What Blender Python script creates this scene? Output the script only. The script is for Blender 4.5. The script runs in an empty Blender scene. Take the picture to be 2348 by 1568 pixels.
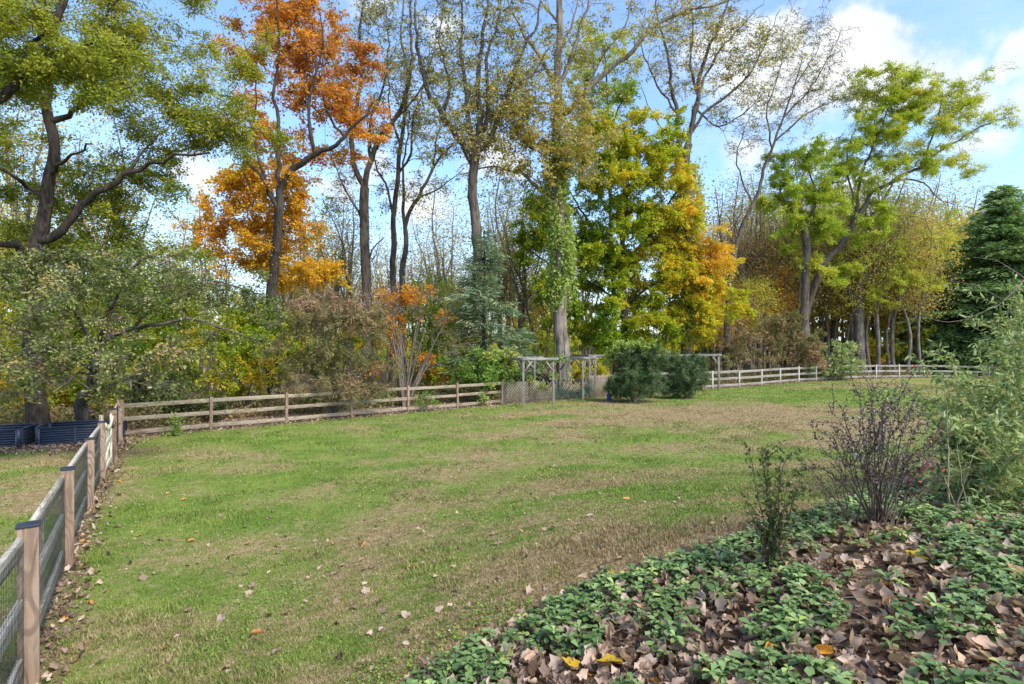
import bpy, math, random
import numpy as np
from mathutils import Vector

# ------------------------------------------------------------------ camera, sky, sun, exposure
sc = bpy.context.scene
C = bpy.context.collection
PI = math.pi
R = math.radians
CAM_Z = 3.0
cam_d = bpy.data.cameras.new('camera'); cam = bpy.data.objects.new('camera', cam_d); C.objects.link(cam)
cam.location = (0, 0, CAM_Z); cam.rotation_euler = (R(90), 0, 0)
cam_d.sensor_width = 36; cam_d.lens = 20.0; cam_d.clip_start = 0.05; cam_d.clip_end = 3000
sc.camera = cam
sc.view_settings.view_transform = 'Standard'; sc.view_settings.look = 'None'
sc.view_settings.gamma = 1; sc.view_settings.exposure = 2.05
sc.cycles.max_bounces = 6; sc.cycles.diffuse_bounces = 4; sc.cycles.transmission_bounces = 4
sc.cycles.transparent_max_bounces = 4; sc.cycles.caustics_reflective = False; sc.cycles.caustics_refractive = False

SUN_EL, SUN_ROT = 47, 128
sun_d = bpy.data.lights.new('sun', 'SUN'); sun = bpy.data.objects.new('sun', sun_d); C.objects.link(sun)
sun_d.energy = 1.4; sun_d.angle = R(24); sun_d.color = (1, 0.95, 0.87)
sdir = Vector((math.sin(R(SUN_ROT)) * math.cos(R(SUN_EL)), math.cos(R(SUN_ROT)) * math.cos(R(SUN_EL)), math.sin(R(SUN_EL))))
sun.rotation_euler = sdir.to_track_quat('Z', 'Y').to_euler(); sun.location = (0, 0, 40)

F_D, CX_D, CY_D = 1304.4, 1173.5, 784.0      # the photo seen 2347 px wide
def W(px, py, Y):
    return np.array([(px - CX_D) / F_D * Y, Y, CAM_Z - (py - CY_D) / F_D * Y])

class NT:
    """tiny node-tree helper"""
    def __init__(s, tree): s.t = tree; s.n = tree.nodes; s.l = tree.links
    def node(s, kind, ins=None, **kw):
        n = s.n.new(kind)
        for k, v in kw.items(): setattr(n, k, v)
        for k, v in (ins or {}).items():
            sk = n.inputs[k]
            if isinstance(v, bpy.types.NodeSocket): s.l.new(v, sk)
            else: sk.default_value = v
        return n
    def math(s, op, a, b=None, c=None, clamp=False):
        n = s.n.new('ShaderNodeMath'); n.operation = op; n.use_clamp = clamp
        for i, v in enumerate((a, b, c)):
            if v is None: continue
            if isinstance(v, bpy.types.NodeSocket): s.l.new(v, n.inputs[i])
            else: n.inputs[i].default_value = v
        return n.outputs[0]
    def vmath(s, op, a, b=None):
        n = s.n.new('ShaderNodeVectorMath'); n.operation = op
        for i, v in enumerate((a, b)):
            if v is None: continue
            if isinstance(v, bpy.types.NodeSocket): s.l.new(v, n.inputs[i])
            else: n.inputs[i].default_value = v
        return n
    def mix(s, fac, a, b, blend='MIX'):
        n = s.n.new('ShaderNodeMix'); n.data_type = 'RGBA'; n.blend_type = blend
        for sk, v in ((n.inputs[0], fac), (n.inputs[6], a), (n.inputs[7], b)):
            if isinstance(v, bpy.types.NodeSocket): s.l.new(v, sk)
            else: sk.default_value = (*v, 1) if isinstance(v, tuple) and len(v) == 3 else v
        return n.outputs[2]
    def ramp(s, fac, stops, interp='LINEAR'):
        n = s.n.new('ShaderNodeValToRGB'); cr = n.color_ramp; cr.interpolation = interp
        while len(cr.elements) < len(stops): cr.elements.new(0.5)
        for e, (p, c) in zip(cr.elements, stops):
            e.position = p; e.color = (*c, 1) if len(c) == 3 else c
        s.l.new(fac, n.inputs[0]); return n.outputs[0]
    def noise(s, vec, scale, detail=4, rough=0.5, dist=0.0):
        return s.node('ShaderNodeTexNoise', {'Vector': vec, 'Scale': scale, 'Detail': detail, 'Roughness': rough, 'Distortion': dist})
    def mrange(s, v, a, b, lo=0.0, hi=1.0, smooth=True):
        n = s.n.new('ShaderNodeMapRange'); n.interpolation_type = 'SMOOTHSTEP' if smooth else 'LINEAR'
        s.l.new(v, n.inputs[0])
        for i, x in zip((1, 2, 3, 4), (a, b, lo, hi)): n.inputs[i].default_value = x
        return n.outputs[0]

w = bpy.data.worlds.new('World'); sc.world = w; w.use_nodes = True
T = NT(w.node_tree); T.n.clear()
sky = T.node('ShaderNodeTexSky', sky_type='NISHITA', sun_disc=False, sun_elevation=R(SUN_EL), sun_rotation=R(SUN_ROT),
             altitude=0, air_density=1.0, dust_density=0.6, ozone_density=1.6)
tc = T.node('ShaderNodeTexCoord').outputs['Generated']
dirn = T.vmath('NORMALIZE', tc).outputs[0]
nz = T.noise(dirn, 7.0, 7, 0.6)
nzv = T.vmath('SUBTRACT', nz.outputs['Color'], (0.5, 0.5, 0.5)).outputs[0]
warp = T.vmath('ADD', dirn, T.vmath('MULTIPLY', nzv, (0.17, 0.17, 0.15)).outputs[0]).outputs[0]
flat = T.vmath('MULTIPLY', warp, (1.0, 1.0, 1.5)).outputs[0]
mask = None
# cumulus banks: (x, y, radius, softness) in picture units turned into fixed directions of the sky
CLOUDS = [(1765, 85, 75, .5), (1840, 160, 120, .5), (1960, 120, 95, .5), (2040, 110, 75, .5), (1900, 190, 120, .7), (2060, 200, 120, .7), (2180, 165, 80, .8),
          (2200, 215, 120, .9), (2330, 130, 90, .6), (2360, 200, 120, .8), (2500, 150, 150, .6), (1700, 200, 110, .8), (1640, 120, 80, .8),
          (1120, 365, 80, .8), (960, 460, 90, .9), (850, 420, 60, .9), (760, 440, 60, .9), (470, 380, 70, .9),
          (820, -20, 90, .9), (1730, 345, 70, .9), (1880, 350, 60, .9), (700, 700, 120, 1.0),
          (1480, 680, 120, 1.0), (1960, 430, 90, 1.0), (2250, 340, 70, 1.0), (1000, 60, 60, 1.0)]
for (px, py, rr, soft) in CLOUDS:
    d = W(px, py, 1.0) - np.array([0, 0, CAM_Z]); sc_ = 1 / np.linalg.norm(d); d = d * sc_
    c = (float(d[0]), float(d[1]), float(d[2] * 1.5))
    dist = T.vmath('DISTANCE', flat, c).outputs['Value']
    r_ = rr / F_D * sc_ * 1.1
    m = T.mrange(dist, r_ * 1.15, r_ * (1.05 - soft))
    mask = m if mask is None else T.math('MAXIMUM', mask, m)
bn = T.noise(T.vmath('MULTIPLY', dirn, (1, 1, 2.4)).outputs[0], 3.0, 6, 0.62)
veil = T.mrange(bn.outputs['Fac'], 0.42, 0.78, 0.10, 0.65)
sep = T.node('ShaderNodeSeparateXYZ', {0: dirn})
low = T.mrange(sep.outputs['Z'], 0.34, 0.0, 0.0, 0.45)
m2 = T.math('ADD', T.math('MULTIPLY', mask, 0.93), T.math('MULTIPLY', veil, 0.55), clamp=True)
m3 = T.math('MAXIMUM', m2, low)
shade = T.mrange(T.noise(dirn, 9.0, 5, 0.55).outputs['Fac'], 0.3, 0.62)
ccol = T.mix(shade, (2.45, 2.7, 3.1), (3.3, 3.4, 3.55))
skyc = T.mix(1.0, sky.outputs[0], (0.76, 0.92, 1.04), 'MULTIPLY')
fin = T.mix(m3, skyc, ccol)
bg = T.node('ShaderNodeBackground', {'Color': fin, 'Strength': 0.085})
out = T.node('ShaderNodeOutputWorld', {'Surface': bg.outputs[0]})

# ------------------------------------------------------------------ numpy noise and terrain
rng = np.random.default_rng(7); random.seed(7)
_lat = np.random.default_rng(11).random((256, 256))
def vnoise(x, y):
    xi = np.floor(x).astype(int); yi = np.floor(y).astype(int); fx = x - xi; fy = y - yi
    fx = fx * fx * (3 - 2 * fx); fy = fy * fy * (3 - 2 * fy)
    g = lambda a, b: _lat[a & 255, b & 255]
    return (g(xi, yi) * (1 - fx) + g(xi + 1, yi) * fx) * (1 - fy) + (g(xi, yi + 1) * (1 - fx) + g(xi + 1, yi + 1) * fx) * fy
def fbm(x, y, o=4):
    s = 0; a = 0.5; t = 0
    for k in range(o):
        s = s + a * vnoise(x * 2 ** k + 17.3 * k, y * 2 ** k + 5.1 * k); t += a; a *= 0.55
    return s / t
def sst(a, b, x):
    t = np.clip((x - a) / (b - a), 0, 1); return t * t * (3 - 2 * t)
def gz(x, y):
    x = np.asarray(x, float); y = np.asarray(y, float)
    d = 2.9 - 0.30 * np.exp(-(np.clip(y - 3, 0, None) / 4.2) ** 2)
    hill = 1.15 * sst(-3.5, 3.5, x) * (1 - sst(3.5, 15, y)) + 0.06 * np.clip(x - 3.5, 0, 6) * (1 - sst(5, 18, y))
    valley = 2.5 * sst(50, 120, np.hypot(x, y))
    z = CAM_Z - d + hill - valley + 0.05 * (fbm(x * .5 + 40, y * .5 + 9, 3) - .5)
    return z
def G(px, py):
    """ground point met by a line of sight of the photo"""
    d = np.array([(px - CX_D) / F_D, 1.0, -(py - CY_D) / F_D]); t = 1.5
    while t < 80:
        p = np.array([0, 0, CAM_Z]) + d * t
        if p[2] < gz(p[0], p[1]): break
        t += 0.03
    return np.array([p[0], p[1], float(gz(p[0], p[1]))])
def on(x, y, dz=0.0): return (float(x), float(y), float(gz(x, y)) + dz)

# ------------------------------------------------------------------ object helpers
def tag(o, label=None, cat=None, group=None, kind=None):
    if label: o['label'] = label
    if cat: o['category'] = cat
    if group: o['group'] = group
    if kind: o['kind'] = kind
    return o
def empty(name, loc=(0, 0, 0), label=None, cat=None, group=None, rz=0):
    o = bpy.data.objects.new(name, None); C.objects.link(o); o.location = tuple(float(v) for v in loc)
    o.rotation_euler = (0, 0, rz); o.empty_display_size = 0.2
    return tag(o, label, cat, group)
def link(name, me, parent=None, loc=None):
    o = bpy.data.objects.new(name, me); C.objects.link(o)
    if parent: o.parent = parent
    if loc is not None: o.location = tuple(float(v) for v in loc)
    return o
def make_mesh(name, V, faces, mat, tint=None, smooth=False, extra=None):
    me = bpy.data.meshes.new(name)
    V = np.asarray(V, dtype=np.float32).reshape(-1, 3)
    if not isinstance(faces, list): faces = [faces]
    faces = [np.asarray(f, dtype=np.int32) for f in faces if len(f)]
    loops = np.concatenate([f.ravel() for f in faces]) if faces else np.zeros(0, np.int32)
    tot = np.concatenate([np.full(len(f), f.shape[1], np.int32) for f in faces]) if faces else np.zeros(0, np.int32)
    start = np.concatenate([[0], np.cumsum(tot)[:-1]]).astype(np.int32)
    me.vertices.add(len(V)); me.vertices.foreach_set('co', V.ravel())
    me.loops.add(len(loops)); me.loops.foreach_set('vertex_index', loops)
    me.polygons.add(len(tot)); me.polygons.foreach_set('loop_start', start)
    if smooth: me.polygons.foreach_set('use_smooth', np.ones(len(tot), bool))
    me.update(calc_edges=True)
    if tint is not None:
        a = me.attributes.new('tint', 'FLOAT', 'FACE'); a.data.foreach_set('value', np.asarray(tint, np.float32))
    if extra:
        for k, (dom, v) in extra.items():
            a = me.attributes.new(k, 'FLOAT', dom); a.data.foreach_set('value', np.asarray(v, np.float32))
    if mat: me.materials.append(mat)
    return me
class Geo:
    """collects quads/tris of ONE mesh"""
    def __init__(s): s.v = []; s.q = []; s.t = []; s.n = 0
    def add(s, V, Q=None, Tr=None):
        V = np.asarray(V, float)
        if Q is not None and len(Q): s.q.append(np.asarray(Q) + s.n)
        if Tr is not None and len(Tr): s.t.append(np.asarray(Tr) + s.n)
        s.v.append(V); s.n += len(V)
    def mesh(s, name, mat, smooth=False, **k):
        fs = []
        if s.q: fs.append(np.concatenate(s.q))
        if s.t: fs.append(np.concatenate(s.t))
        return make_mesh(name, np.concatenate(s.v), fs, mat, smooth=smooth, **k)
    def build(s, name, mat, parent=None, loc=None, smooth=False, **k): return link(name, s.mesh(name, mat, smooth, **k), parent, loc)
    def box(s, lo, hi):
        x0, y0, z0 = lo; x1, y1, z1 = hi
        V = [(x0, y0, z0), (x1, y0, z0), (x1, y1, z0), (x0, y1, z0), (x0, y0, z1), (x1, y0, z1), (x1, y1, z1), (x0, y1, z1)]
        s.add(V, [(0, 3, 2, 1), (4, 5, 6, 7), (0, 1, 5, 4), (1, 2, 6, 5), (2, 3, 7, 6), (3, 0, 4, 7)])
    def beam(s, a, b, wd, ht, up=(0, 0, 1)):
        a = np.asarray(a, float); b = np.asarray(b, float); t = b - a; t /= np.linalg.norm(t)
        sd = np.cross(t, up); sd /= np.linalg.norm(sd); u = np.cross(sd, t)
        V = [p + sd * i * wd / 2 + u * j * ht / 2 for p in (a, b) for (i, j) in ((-1, -1), (1, -1), (1, 1), (-1, 1))]
        s.add(V, [(0, 1, 2, 3), (7, 6, 5, 4), (0, 4, 5, 1), (1, 5, 6, 2), (2, 6, 7, 3), (3, 7, 4, 0)])
    def tube(s, P, r, k=6, cap=False, wob=0.0):
        V, Q = tube(P, r, k, wob); s.add(V, Q)
        if cap:
            for ring, pt, rev in ((0, P[0], True), (len(P) - 1, P[-1], False)):
                vs = V[ring * k:(ring + 1) * k]; VV = np.vstack([vs, [pt]])
                s.add(VV, None, [((i + 1) % k, i, k) if rev else (i, (i + 1) % k, k) for i in range(k)])
def tube(P, r, k=6, wob=0.0):
    P = np.asarray(P, float); n = len(P); r = np.broadcast_to(np.asarray(r, float), (n,))
    tg = np.gradient(P, axis=0); tg /= np.linalg.norm(tg, axis=1)[:, None] + 1e-9
    m = tg.mean(0); ref = np.array([1., 0, 0]) if abs(m[0]) < 0.6 * np.linalg.norm(m) + 1e-9 else np.array([0, 0.3, 1.])
    s1 = np.cross(tg, ref); s1 /= np.linalg.norm(s1, axis=1)[:, None] + 1e-9; s2 = np.cross(tg, s1)
    a = np.arange(k) / k * 2 * PI
    rr = r[:, None] * np.ones((1, k))
    if wob: rr = rr * (1 + wob * (rng.random((n, k)) - .5) + wob * 0.8 * np.sin(a * 3 + rng.random() * 6)[None, :])
    V = P[:, None, :] + rr[:, :, None] * (np.cos(a)[None, :, None] * s1[:, None, :] + np.sin(a)[None, :, None] * s2[:, None, :])
    i = np.arange(n - 1)[:, None] * k; j = np.arange(k)[None, :]; j2 = (j + 1) % k
    Q = np.stack([i + j, i + j2, i + k + j2, i + k + j], -1).reshape(-1, 4)
    return V.reshape(-1, 3), Q
def unit(v): return v / (np.linalg.norm(v, axis=-1, keepdims=True) + 1e-9)
def leaves(P, size, aspect=0.5, updir=0.25, droop=0.2, fold=0.12, six=False, dirs=None, szvar=0.35, upn=0.6):
    """leaf blades: one folded quad each (or two quads with a midrib when six)"""
    P = np.asarray(P, float); n = len(P)
    s = size * (1 + szvar * (rng.random(n) * 2 - 1))[:, None]
    d = rng.normal(size=(n, 3)); d[:, 2] = d[:, 2] * 0.6 - droop
    if dirs is not None: d = unit(d) * 0.55 + dirs
    d = unit(d)
    nn = rng.normal(size=(n, 3)); nn[:, 2] += upn; nn = nn - (nn * d).sum(1)[:, None] * d; nn = unit(nn)
    sd = np.cross(d, nn)
    wv = sd * s * aspect / 2; fo = nn * s * fold
    if not six:
        V = np.stack([P, P + d * s * .45 + wv + fo, P + d * s, P + d * s * .45 - wv + fo], 1)
        F = np.arange(n * 4).reshape(n, 4)
        return V.reshape(-1, 3), F, 1
    mid = P + d * s * .5 - nn * s * .03
    tip = P + d * s - nn * s * .12
    V = np.stack([P, P + d * s * .3 + wv * .9 + fo, P + d * s * .68 + wv * .8 + fo * .6, tip, P + d * s * .68 - wv * .8 + fo * .6, P + d * s * .3 - wv * .9 + fo, mid], 1)
    b = np.arange(n)[:, None] * 7
    F = np.stack([np.concatenate([b, b + 1, b + 2, b + 6], 1), np.concatenate([b + 6, b + 2, b + 3, b + 3], 1)], 1)
    A = np.concatenate([b, b + 1, b + 2, b + 6], 1); B = np.concatenate([b, b + 6, b + 4, b + 5], 1)
    C1 = np.concatenate([b + 6, b + 2, b + 3, b + 4], 1)
    return V.reshape(-1, 3), np.stack([A, B, C1], 1).reshape(-1, 4), 3

def sprays(T_, cnt, spread, rg, fl=.5, shoots=5, sag=.3, jit=.05):
    """side shoots round every twig end; leaves sit along them"""
    n = len(T_); d = rg.normal(size=(n, shoots, 3)); d[..., 2] *= fl; d = unit(d); l = spread * 2.0 * (.35 + .65 * rg.random((n, shoots)))
    idx = np.repeat(np.arange(n), cnt); k = rg.integers(0, shoots, len(idx)); s = rg.random(len(idx)) ** .75; dd = d[idx, k]; ll = (l[idx, k] * s)[:, None]
    P = T_[idx] + dd * ll + rg.normal(size=(len(idx), 3)) * (jit + .10 * spread); P[:, 2] -= sag * ll[:, 0] * s
    return idx, P, dd, d, l
def shoot_geo(T_, d, l, r0, sag=.3):
    n, k = l.shape; A = np.repeat(T_, k, 0); D = d.reshape(-1, 3); Ln = l.reshape(-1, 1); m_ = A + D * Ln * .5; m_[:, 2] -= sag * Ln[:, 0] * .25; e = A + D * Ln; e[:, 2] -= sag * Ln[:, 0]
    s1 = unit(np.cross(D, np.array([.3, .2, 1.]))); s2 = np.cross(D, s1); vs = []
    for p, r_ in ((A, r0), (m_, r0 * .7), (e, r0 * .35)):
        for a in (0, 2.094, 4.189): vs.append(p + (s1 * math.cos(a) + s2 * math.sin(a)) * r_)
    V = np.stack(vs, 1).reshape(-1, 3); b = np.arange(n * k)[:, None] * 9; Q = np.concatenate([b + np.array([[3 * g_ + i, 3 * g_ + (i + 1) % 3, 3 * g_ + 3 + (i + 1) % 3, 3 * g_ + 3 + i]]) for g_ in (0, 1) for i in range(3)], 0)
    return V, Q

# ------------------------------------------------------------------ materials
def new_mat(name):
    m = bpy.data.materials.new(name); m.use_nodes = True; t = NT(m.node_tree); t.n.clear()
    return m, t, t.node('ShaderNodeOutputMaterial')
def leaf_mat(name, stops, trans=0.35, rough=0.65, gain=1.0, spec=0.15):
    m, t, o = new_mat(name)
    at = t.node('ShaderNodeAttribute', attribute_name='tint')
    stops = [(p, tuple(v * gain for v in c)) for p, c in stops]
    col = t.ramp(at.outputs['Fac'], stops)
    p = t.node('ShaderNodeBsdfPrincipled', {'Base Color': col, 'Roughness': rough, 'Specular IOR Level': spec})
    tr = t.node('ShaderNodeBsdfTranslucent', {'Color': t.mix(1.0, col, (1.25, 1.2, .7), 'MULTIPLY')})
    mx = t.node('ShaderNodeMixShader', {0: trans, 1: p.outputs[0], 2: tr.outputs[0]})
    t.l.new(mx.outputs[0], o.inputs[0]); return m
def bark_mat(name, c1, c2, sc1=(14, 14, 2.5), moss=None):
    m, t, o = new_mat(name)
    g = t.node('ShaderNodeTexCoord').outputs['Object']
    v = t.vmath('MULTIPLY', g, sc1).outputs[0]
    n1 = t.noise(v, 1.0, 6, 0.65, 0.6); n2 = t.noise(g, 0.9, 3)
    f = t.mrange(n1.outputs['Fac'], 0.36, 0.64)
    col = t.mix(f, c1, c2)
    col = t.mix(t.mrange(n2.outputs['Fac'], 0.45, 0.7, 0, 0.5), col, tuple(min(1, x * 1.5 + .01) for x in c2))
    if moss: col = t.mix(t.mrange(t.noise(g, 2.2, 4).outputs['Fac'], 0.52, 0.62, 0, 0.7), col, moss)
    b = t.node('ShaderNodeBump', {'Height': n1.outputs['Fac'], 'Strength': 0.9, 'Distance': 0.03})
    p = t.node('ShaderNodeBsdfPrincipled', {'Base Color': col, 'Roughness': 0.95, 'Specular IOR Level': 0.15, 'Normal': b.outputs[0]})
    t.l.new(p.outputs[0], o.inputs[0]); return m
def wood_mat(name, c1, c2, c3, axis='Z', rough=0.85, knots=True, stain=None):
    m, t, o = new_mat(name)
    g = t.node('ShaderNodeTexCoord').outputs['Object']
    rnd = t.node('ShaderNodeObjectInfo').outputs['Random']
    off = t.node('ShaderNodeCombineXYZ', {0: t.math('MULTIPLY', rnd, 37.0), 1: t.math('MULTIPLY', rnd, 91.0), 2: t.math('MULTIPLY', rnd, 53.0)}).outputs[0]
    g = t.vmath('ADD', g, off).outputs[0]
    st = {'Z': (1, 1, 0.07), 'X': (0.07, 1, 1)}[axis]
    v = t.vmath('MULTIPLY', g, st).outputs[0]
    warp = t.noise(t.vmath('MULTIPLY', g, tuple(0.5 + 2.5 * a for a in st)).outputs[0], 1.6, 2)
    vv = t.vmath('ADD', v, t.vmath('MULTIPLY', warp.outputs['Color'], (0.10, 0.10, 0.10)).outputs[0]).outputs[0]
    grain = t.noise(vv, 32, 3, 0.6, 0.4)
    fine = t.noise(v, 150, 3, 0.7)
    ring_n = t.noise(t.vmath('MULTIPLY', g, tuple(.25 + .75 * a if a < 1 else 1.0 for a in st)).outputs[0], 3.0, 2, .4)
    ring = t.mrange(t.math('SINE', t.math('MULTIPLY', ring_n.outputs['Fac'], 95.0)), .1, .95)
    blot = t.noise(t.vmath('MULTIPLY', g, tuple(0.3 + a for a in st)).outputs[0], 3.0, 4)
    col = t.mix(t.mrange(grain.outputs['Fac'], 0.38, 0.6), c1, c2)
    col = t.mix(t.mrange(blot.outputs['Fac'], 0.4, 0.68, 0, 0.75), col, c3)
    col = t.mix(t.mrange(fine.outputs['Fac'], 0.5, 0.72, 0, 0.35), col, tuple(x * .45 for x in c1))
    col = t.mix(t.math('MULTIPLY', ring, .55), col, tuple(x * .62 for x in c1))
    if knots:
        vo = t.node('ShaderNodeTexVoronoi', {'Vector': t.vmath('MULTIPLY', g, tuple(1 if a == 1 else .45 for a in st)).outputs[0], 'Scale': 4.0})
        k = t.mrange(vo.outputs['Distance'], 0.055, 0.10, 0.85, 0.0)
        col = t.mix(k, col, tuple(x * .3 for x in c1))
    col = t.mix(t.math('MULTIPLY', rnd, 0.35), col, c3)
    b = t.node('ShaderNodeBump', {'Height': grain.outputs['Fac'], 'Strength': 0.35, 'Distance': 0.01})
    p = t.node('ShaderNodeBsdfPrincipled', {'Base Color': col, 'Roughness': rough, 'Specular IOR Level': 0.2, 'Normal': b.outputs[0]})
    t.l.new(p.outputs[0], o.inputs[0]); return m
def plain_mat(name, c, rough=0.5, metal=0.0, var=0.15, spec=0.5):
    m, t, o = new_mat(name)
    g = t.node('ShaderNodeTexCoord').outputs['Object']
    n = t.noise(g, 9, 5)
    col = t.mix(t.mrange(n.outputs['Fac'], .35, .7, 0, 1), tuple(x * (1 - var) for x in c), tuple(min(1, x * (1 + var)) for x in c))
    r = t.mrange(n.outputs['Fac'], .3, .7, rough * .85, min(1, rough * 1.2))
    p = t.node('ShaderNodeBsdfPrincipled', {'Base Color': col, 'Roughness': r, 'Metallic': metal, 'Specular IOR Level': spec})
    t.l.new(p.outputs[0], o.inputs[0]); return m

M = {}
M['bark_dark'] = bark_mat('bark_dark', (.022, .016, .012), (.07, .055, .042))
M['bark'] = bark_mat('bark', (.045, .034, .026), (.14, .11, .085), (10, 10, 1.6))
M['bark_grey'] = bark_mat('bark_grey', (.055, .043, .034), (.155, .128, .105), (9, 9, 1.3))
M['bark_pale'] = bark_mat('bark_pale', (.10, .08, .062), (.27, .22, .175), (9, 9, 1.0))
M['bark_moss'] = bark_mat('bark_moss', (.07, .06, .045), (.2, .18, .14), (9, 9, 1.3), moss=(.12, .13, .04))
M['twig'] = bark_mat('twig', (.10, .075, .055), (.24, .19, .15), (30, 30, 8))
M['twig_dark'] = bark_mat('twig_dark', (.06, .04, .03), (.19, .135, .10), (30, 30, 8))
M['straw'] = bark_mat('straw', (.24, .18, .10), (.42, .34, .21), (30, 30, 8))
M['bark_far'] = bark_mat('bark_far', (.10, .08, .065), (.24, .20, .165), (9, 9, 1.3))
L = lambda n, *a, **k: M.__setitem__(n, leaf_mat(n, *a, **k))
L('green', [(0, (.09, .14, .018)), (.35, (.22, .27, .03)), (.65, (.44, .43, .05)), (.88, (.56, .47, .05)), (1, (.5, .30, .03))], trans=.4)
L('olive', [(0, (.05, .07, .02)), (.4, (.11, .14, .045)), (.7, (.22, .22, .09)), (.9, (.36, .29, .12)), (1, (.42, .23, .08))])
L('apple', [(0, (.05, .09, .02)), (.35, (.13, .18, .04)), (.6, (.26, .29, .08)), (.85, (.42, .36, .18)), (1, (.5, .24, .08))], trans=.3)
L('orange', [(0, (.40, .20, .09)), (.3, (.60, .27, .06)), (.55, (.74, .35, .04)), (.8, (.72, .43, .035)), (1, (.62, .44, .04))], trans=.45)
L('gold', [(0, (.10, .20, .02)), (.3, (.24, .36, .028)), (.55, (.54, .54, .04)), (.8, (.74, .52, .05)), (1, (.74, .38, .06))], trans=.45)
L('locust', [(0, (.13, .25, .03)), (.35, (.34, .46, .045)), (.7, (.62, .60, .08)), (.9, (.6, .48, .09)), (1, (.5, .3, .06))], trans=.42)
L('sparse', [(0, (.11, .14, .04)), (.4, (.34, .33, .10)), (.7, (.58, .47, .13)), (1, (.62, .36, .07))], trans=.4)
L('pine', [(0, (.10, .16, .09)), (.5, (.18, .26, .14)), (.85, (.30, .38, .21)), (1, (.5, .45, .22))], trans=.3)
L('spruce', [(0, (.09, .16, .06)), (.5, (.20, .32, .12)), (.85, (.34, .46, .20)), (1, (.42, .48, .18))], trans=.35)
L('yew', [(0, (.04, .07, .025)), (.5, (.10, .16, .06)), (.85, (.20, .27, .10)), (1, (.28, .3, .08))], trans=.15)
L('rust', [(0, (.10, .14, .035)), (.35, (.20, .20, .07)), (.65, (.33, .22, .12)), (1, (.48, .29, .20))], trans=.3)
L('budd', [(0, (.10, .15, .05)), (.4, (.25, .33, .12)), (.7, (.44, .50, .22)), (.88, (.55, .60, .36)), (1, (.5, .42, .12))], trans=.35, rough=.5)
L('barb', [(0, (.03, .025, .025)), (.5, (.09, .065, .06)), (.8, (.15, .12, .125)), (.93, (.28, .24, .26)), (1, (.6, .06, .03))], trans=.15, rough=.45, spec=.4)
L('ivy', [(0, (.10, .19, .03)), (.5, (.22, .34, .06)), (.85, (.40, .46, .12)), (1, (.5, .42, .10))], trans=.35)
L('pachy', [(0, (.07, .12, .03)), (.4, (.12, .19, .055)), (.75, (.23, .33, .11)), (.93, (.32, .44, .16)), (1, (.5, .5, .08))], trans=.2, rough=.4, spec=.5)
L('litter', [(0, (.07, .04, .028)), (.3, (.27, .18, .13)), (.6, (.50, .365, .275)), (.82, (.66, .50, .39)), (.93, (.62, .27, .08)), (1, (.75, .36, .05))], trans=.3, rough=.7, spec=.1)
L('yellow', [(0, (.3, .3, .03)), (.5, (.55, .45, .03)), (1, (.65, .40, .03))], trans=.35)

# lawn colour: dry = tan against green, soil = leaf litter; both real patches of the ground
def lawn_nodes(t, dry, soil, pos, blade=False):
    v1 = t.noise(pos, 1.1, 5, .6); v2 = t.noise(pos, 6.5, 5, .65); v3 = t.noise(pos, 45, 4, .7)
    d = t.math('ADD', dry, t.math('MULTIPLY', t.math('SUBTRACT', v2.outputs['Fac'], .5), 1.1))
    d = t.math('ADD', d, t.math('MULTIPLY', t.math('SUBTRACT', v3.outputs['Fac'], .5), 0.9))
    g = t.mix(t.mrange(v1.outputs['Fac'], .35, .65), (.130, .195, .030), (.200, .250, .050))
    tan = t.mix(t.mrange(v2.outputs['Fac'], .35, .65), (.260, .185, .085), (.355, .265, .14))
    col = t.mix(t.mrange(d, .24, .80), g, tan)
    if not blade:
        lit = t.mix(t.mrange(v3.outputs['Fac'], .35, .65), (.10, .065, .04), (.27, .18, .12))
        s = t.math('ADD', soil, t.math('MULTIPLY', t.math('SUBTRACT', v2.outputs['Fac'], .5), .8))
        col = t.mix(t.mrange(s, .4, .62), col, lit)
    k = t.mrange(v3.outputs['Fac'], .3, .7, .8, 1.15)
    return t.mix(1.0, col, t.node('ShaderNodeCombineColor', {0: k, 1: k, 2: k}).outputs[0], 'MULTIPLY'), v3
m, t, o = new_mat('lawn')
pos = t.node('ShaderNodeNewGeometry').outputs['Position']
dry = t.node('ShaderNodeAttribute', attribute_name='dry').outputs['Fac']; soil = t.node('ShaderNodeAttribute', attribute_name='soil').outputs['Fac']
col, v3 = lawn_nodes(t, dry, soil, pos)
b = t.node('ShaderNodeBump', {'Height': v3.outputs['Fac'], 'Strength': 0.7, 'Distance': 0.05})
p = t.node('ShaderNodeBsdfPrincipled', {'Base Color': col, 'Roughness': .95, 'Specular IOR Level': .1, 'Normal': b.outputs[0]})
t.l.new(p.outputs[0], o.inputs[0]); M['lawn'] = m
m, t, o = new_mat('grass_blade')
pos = t.node('ShaderNodeNewGeometry').outputs['Position']
dry = t.node('ShaderNodeAttribute', attribute_name='dry').outputs['Fac']
col, _ = lawn_nodes(t, dry, None, pos, True)
tint = t.node('ShaderNodeAttribute', attribute_name='tint').outputs['Fac']
kk = t.mrange(tint, 0, 1, .9, 1.4, False)
col = t.mix(1.0, col, t.node('ShaderNodeCombineColor', {0: kk, 1: kk, 2: kk}).outputs[0], 'MULTIPLY')
p = t.node('ShaderNodeBsdfPrincipled', {'Base Color': col, 'Roughness': .6, 'Specular IOR Level': .25})
tr = t.node('ShaderNodeBsdfTranslucent', {'Color': col})
mx = t.node('ShaderNodeMixShader', {0: .25, 1: p.outputs[0], 2: tr.outputs[0]}); t.l.new(mx.outputs[0], o.inputs[0]); M['grass'] = m

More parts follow.
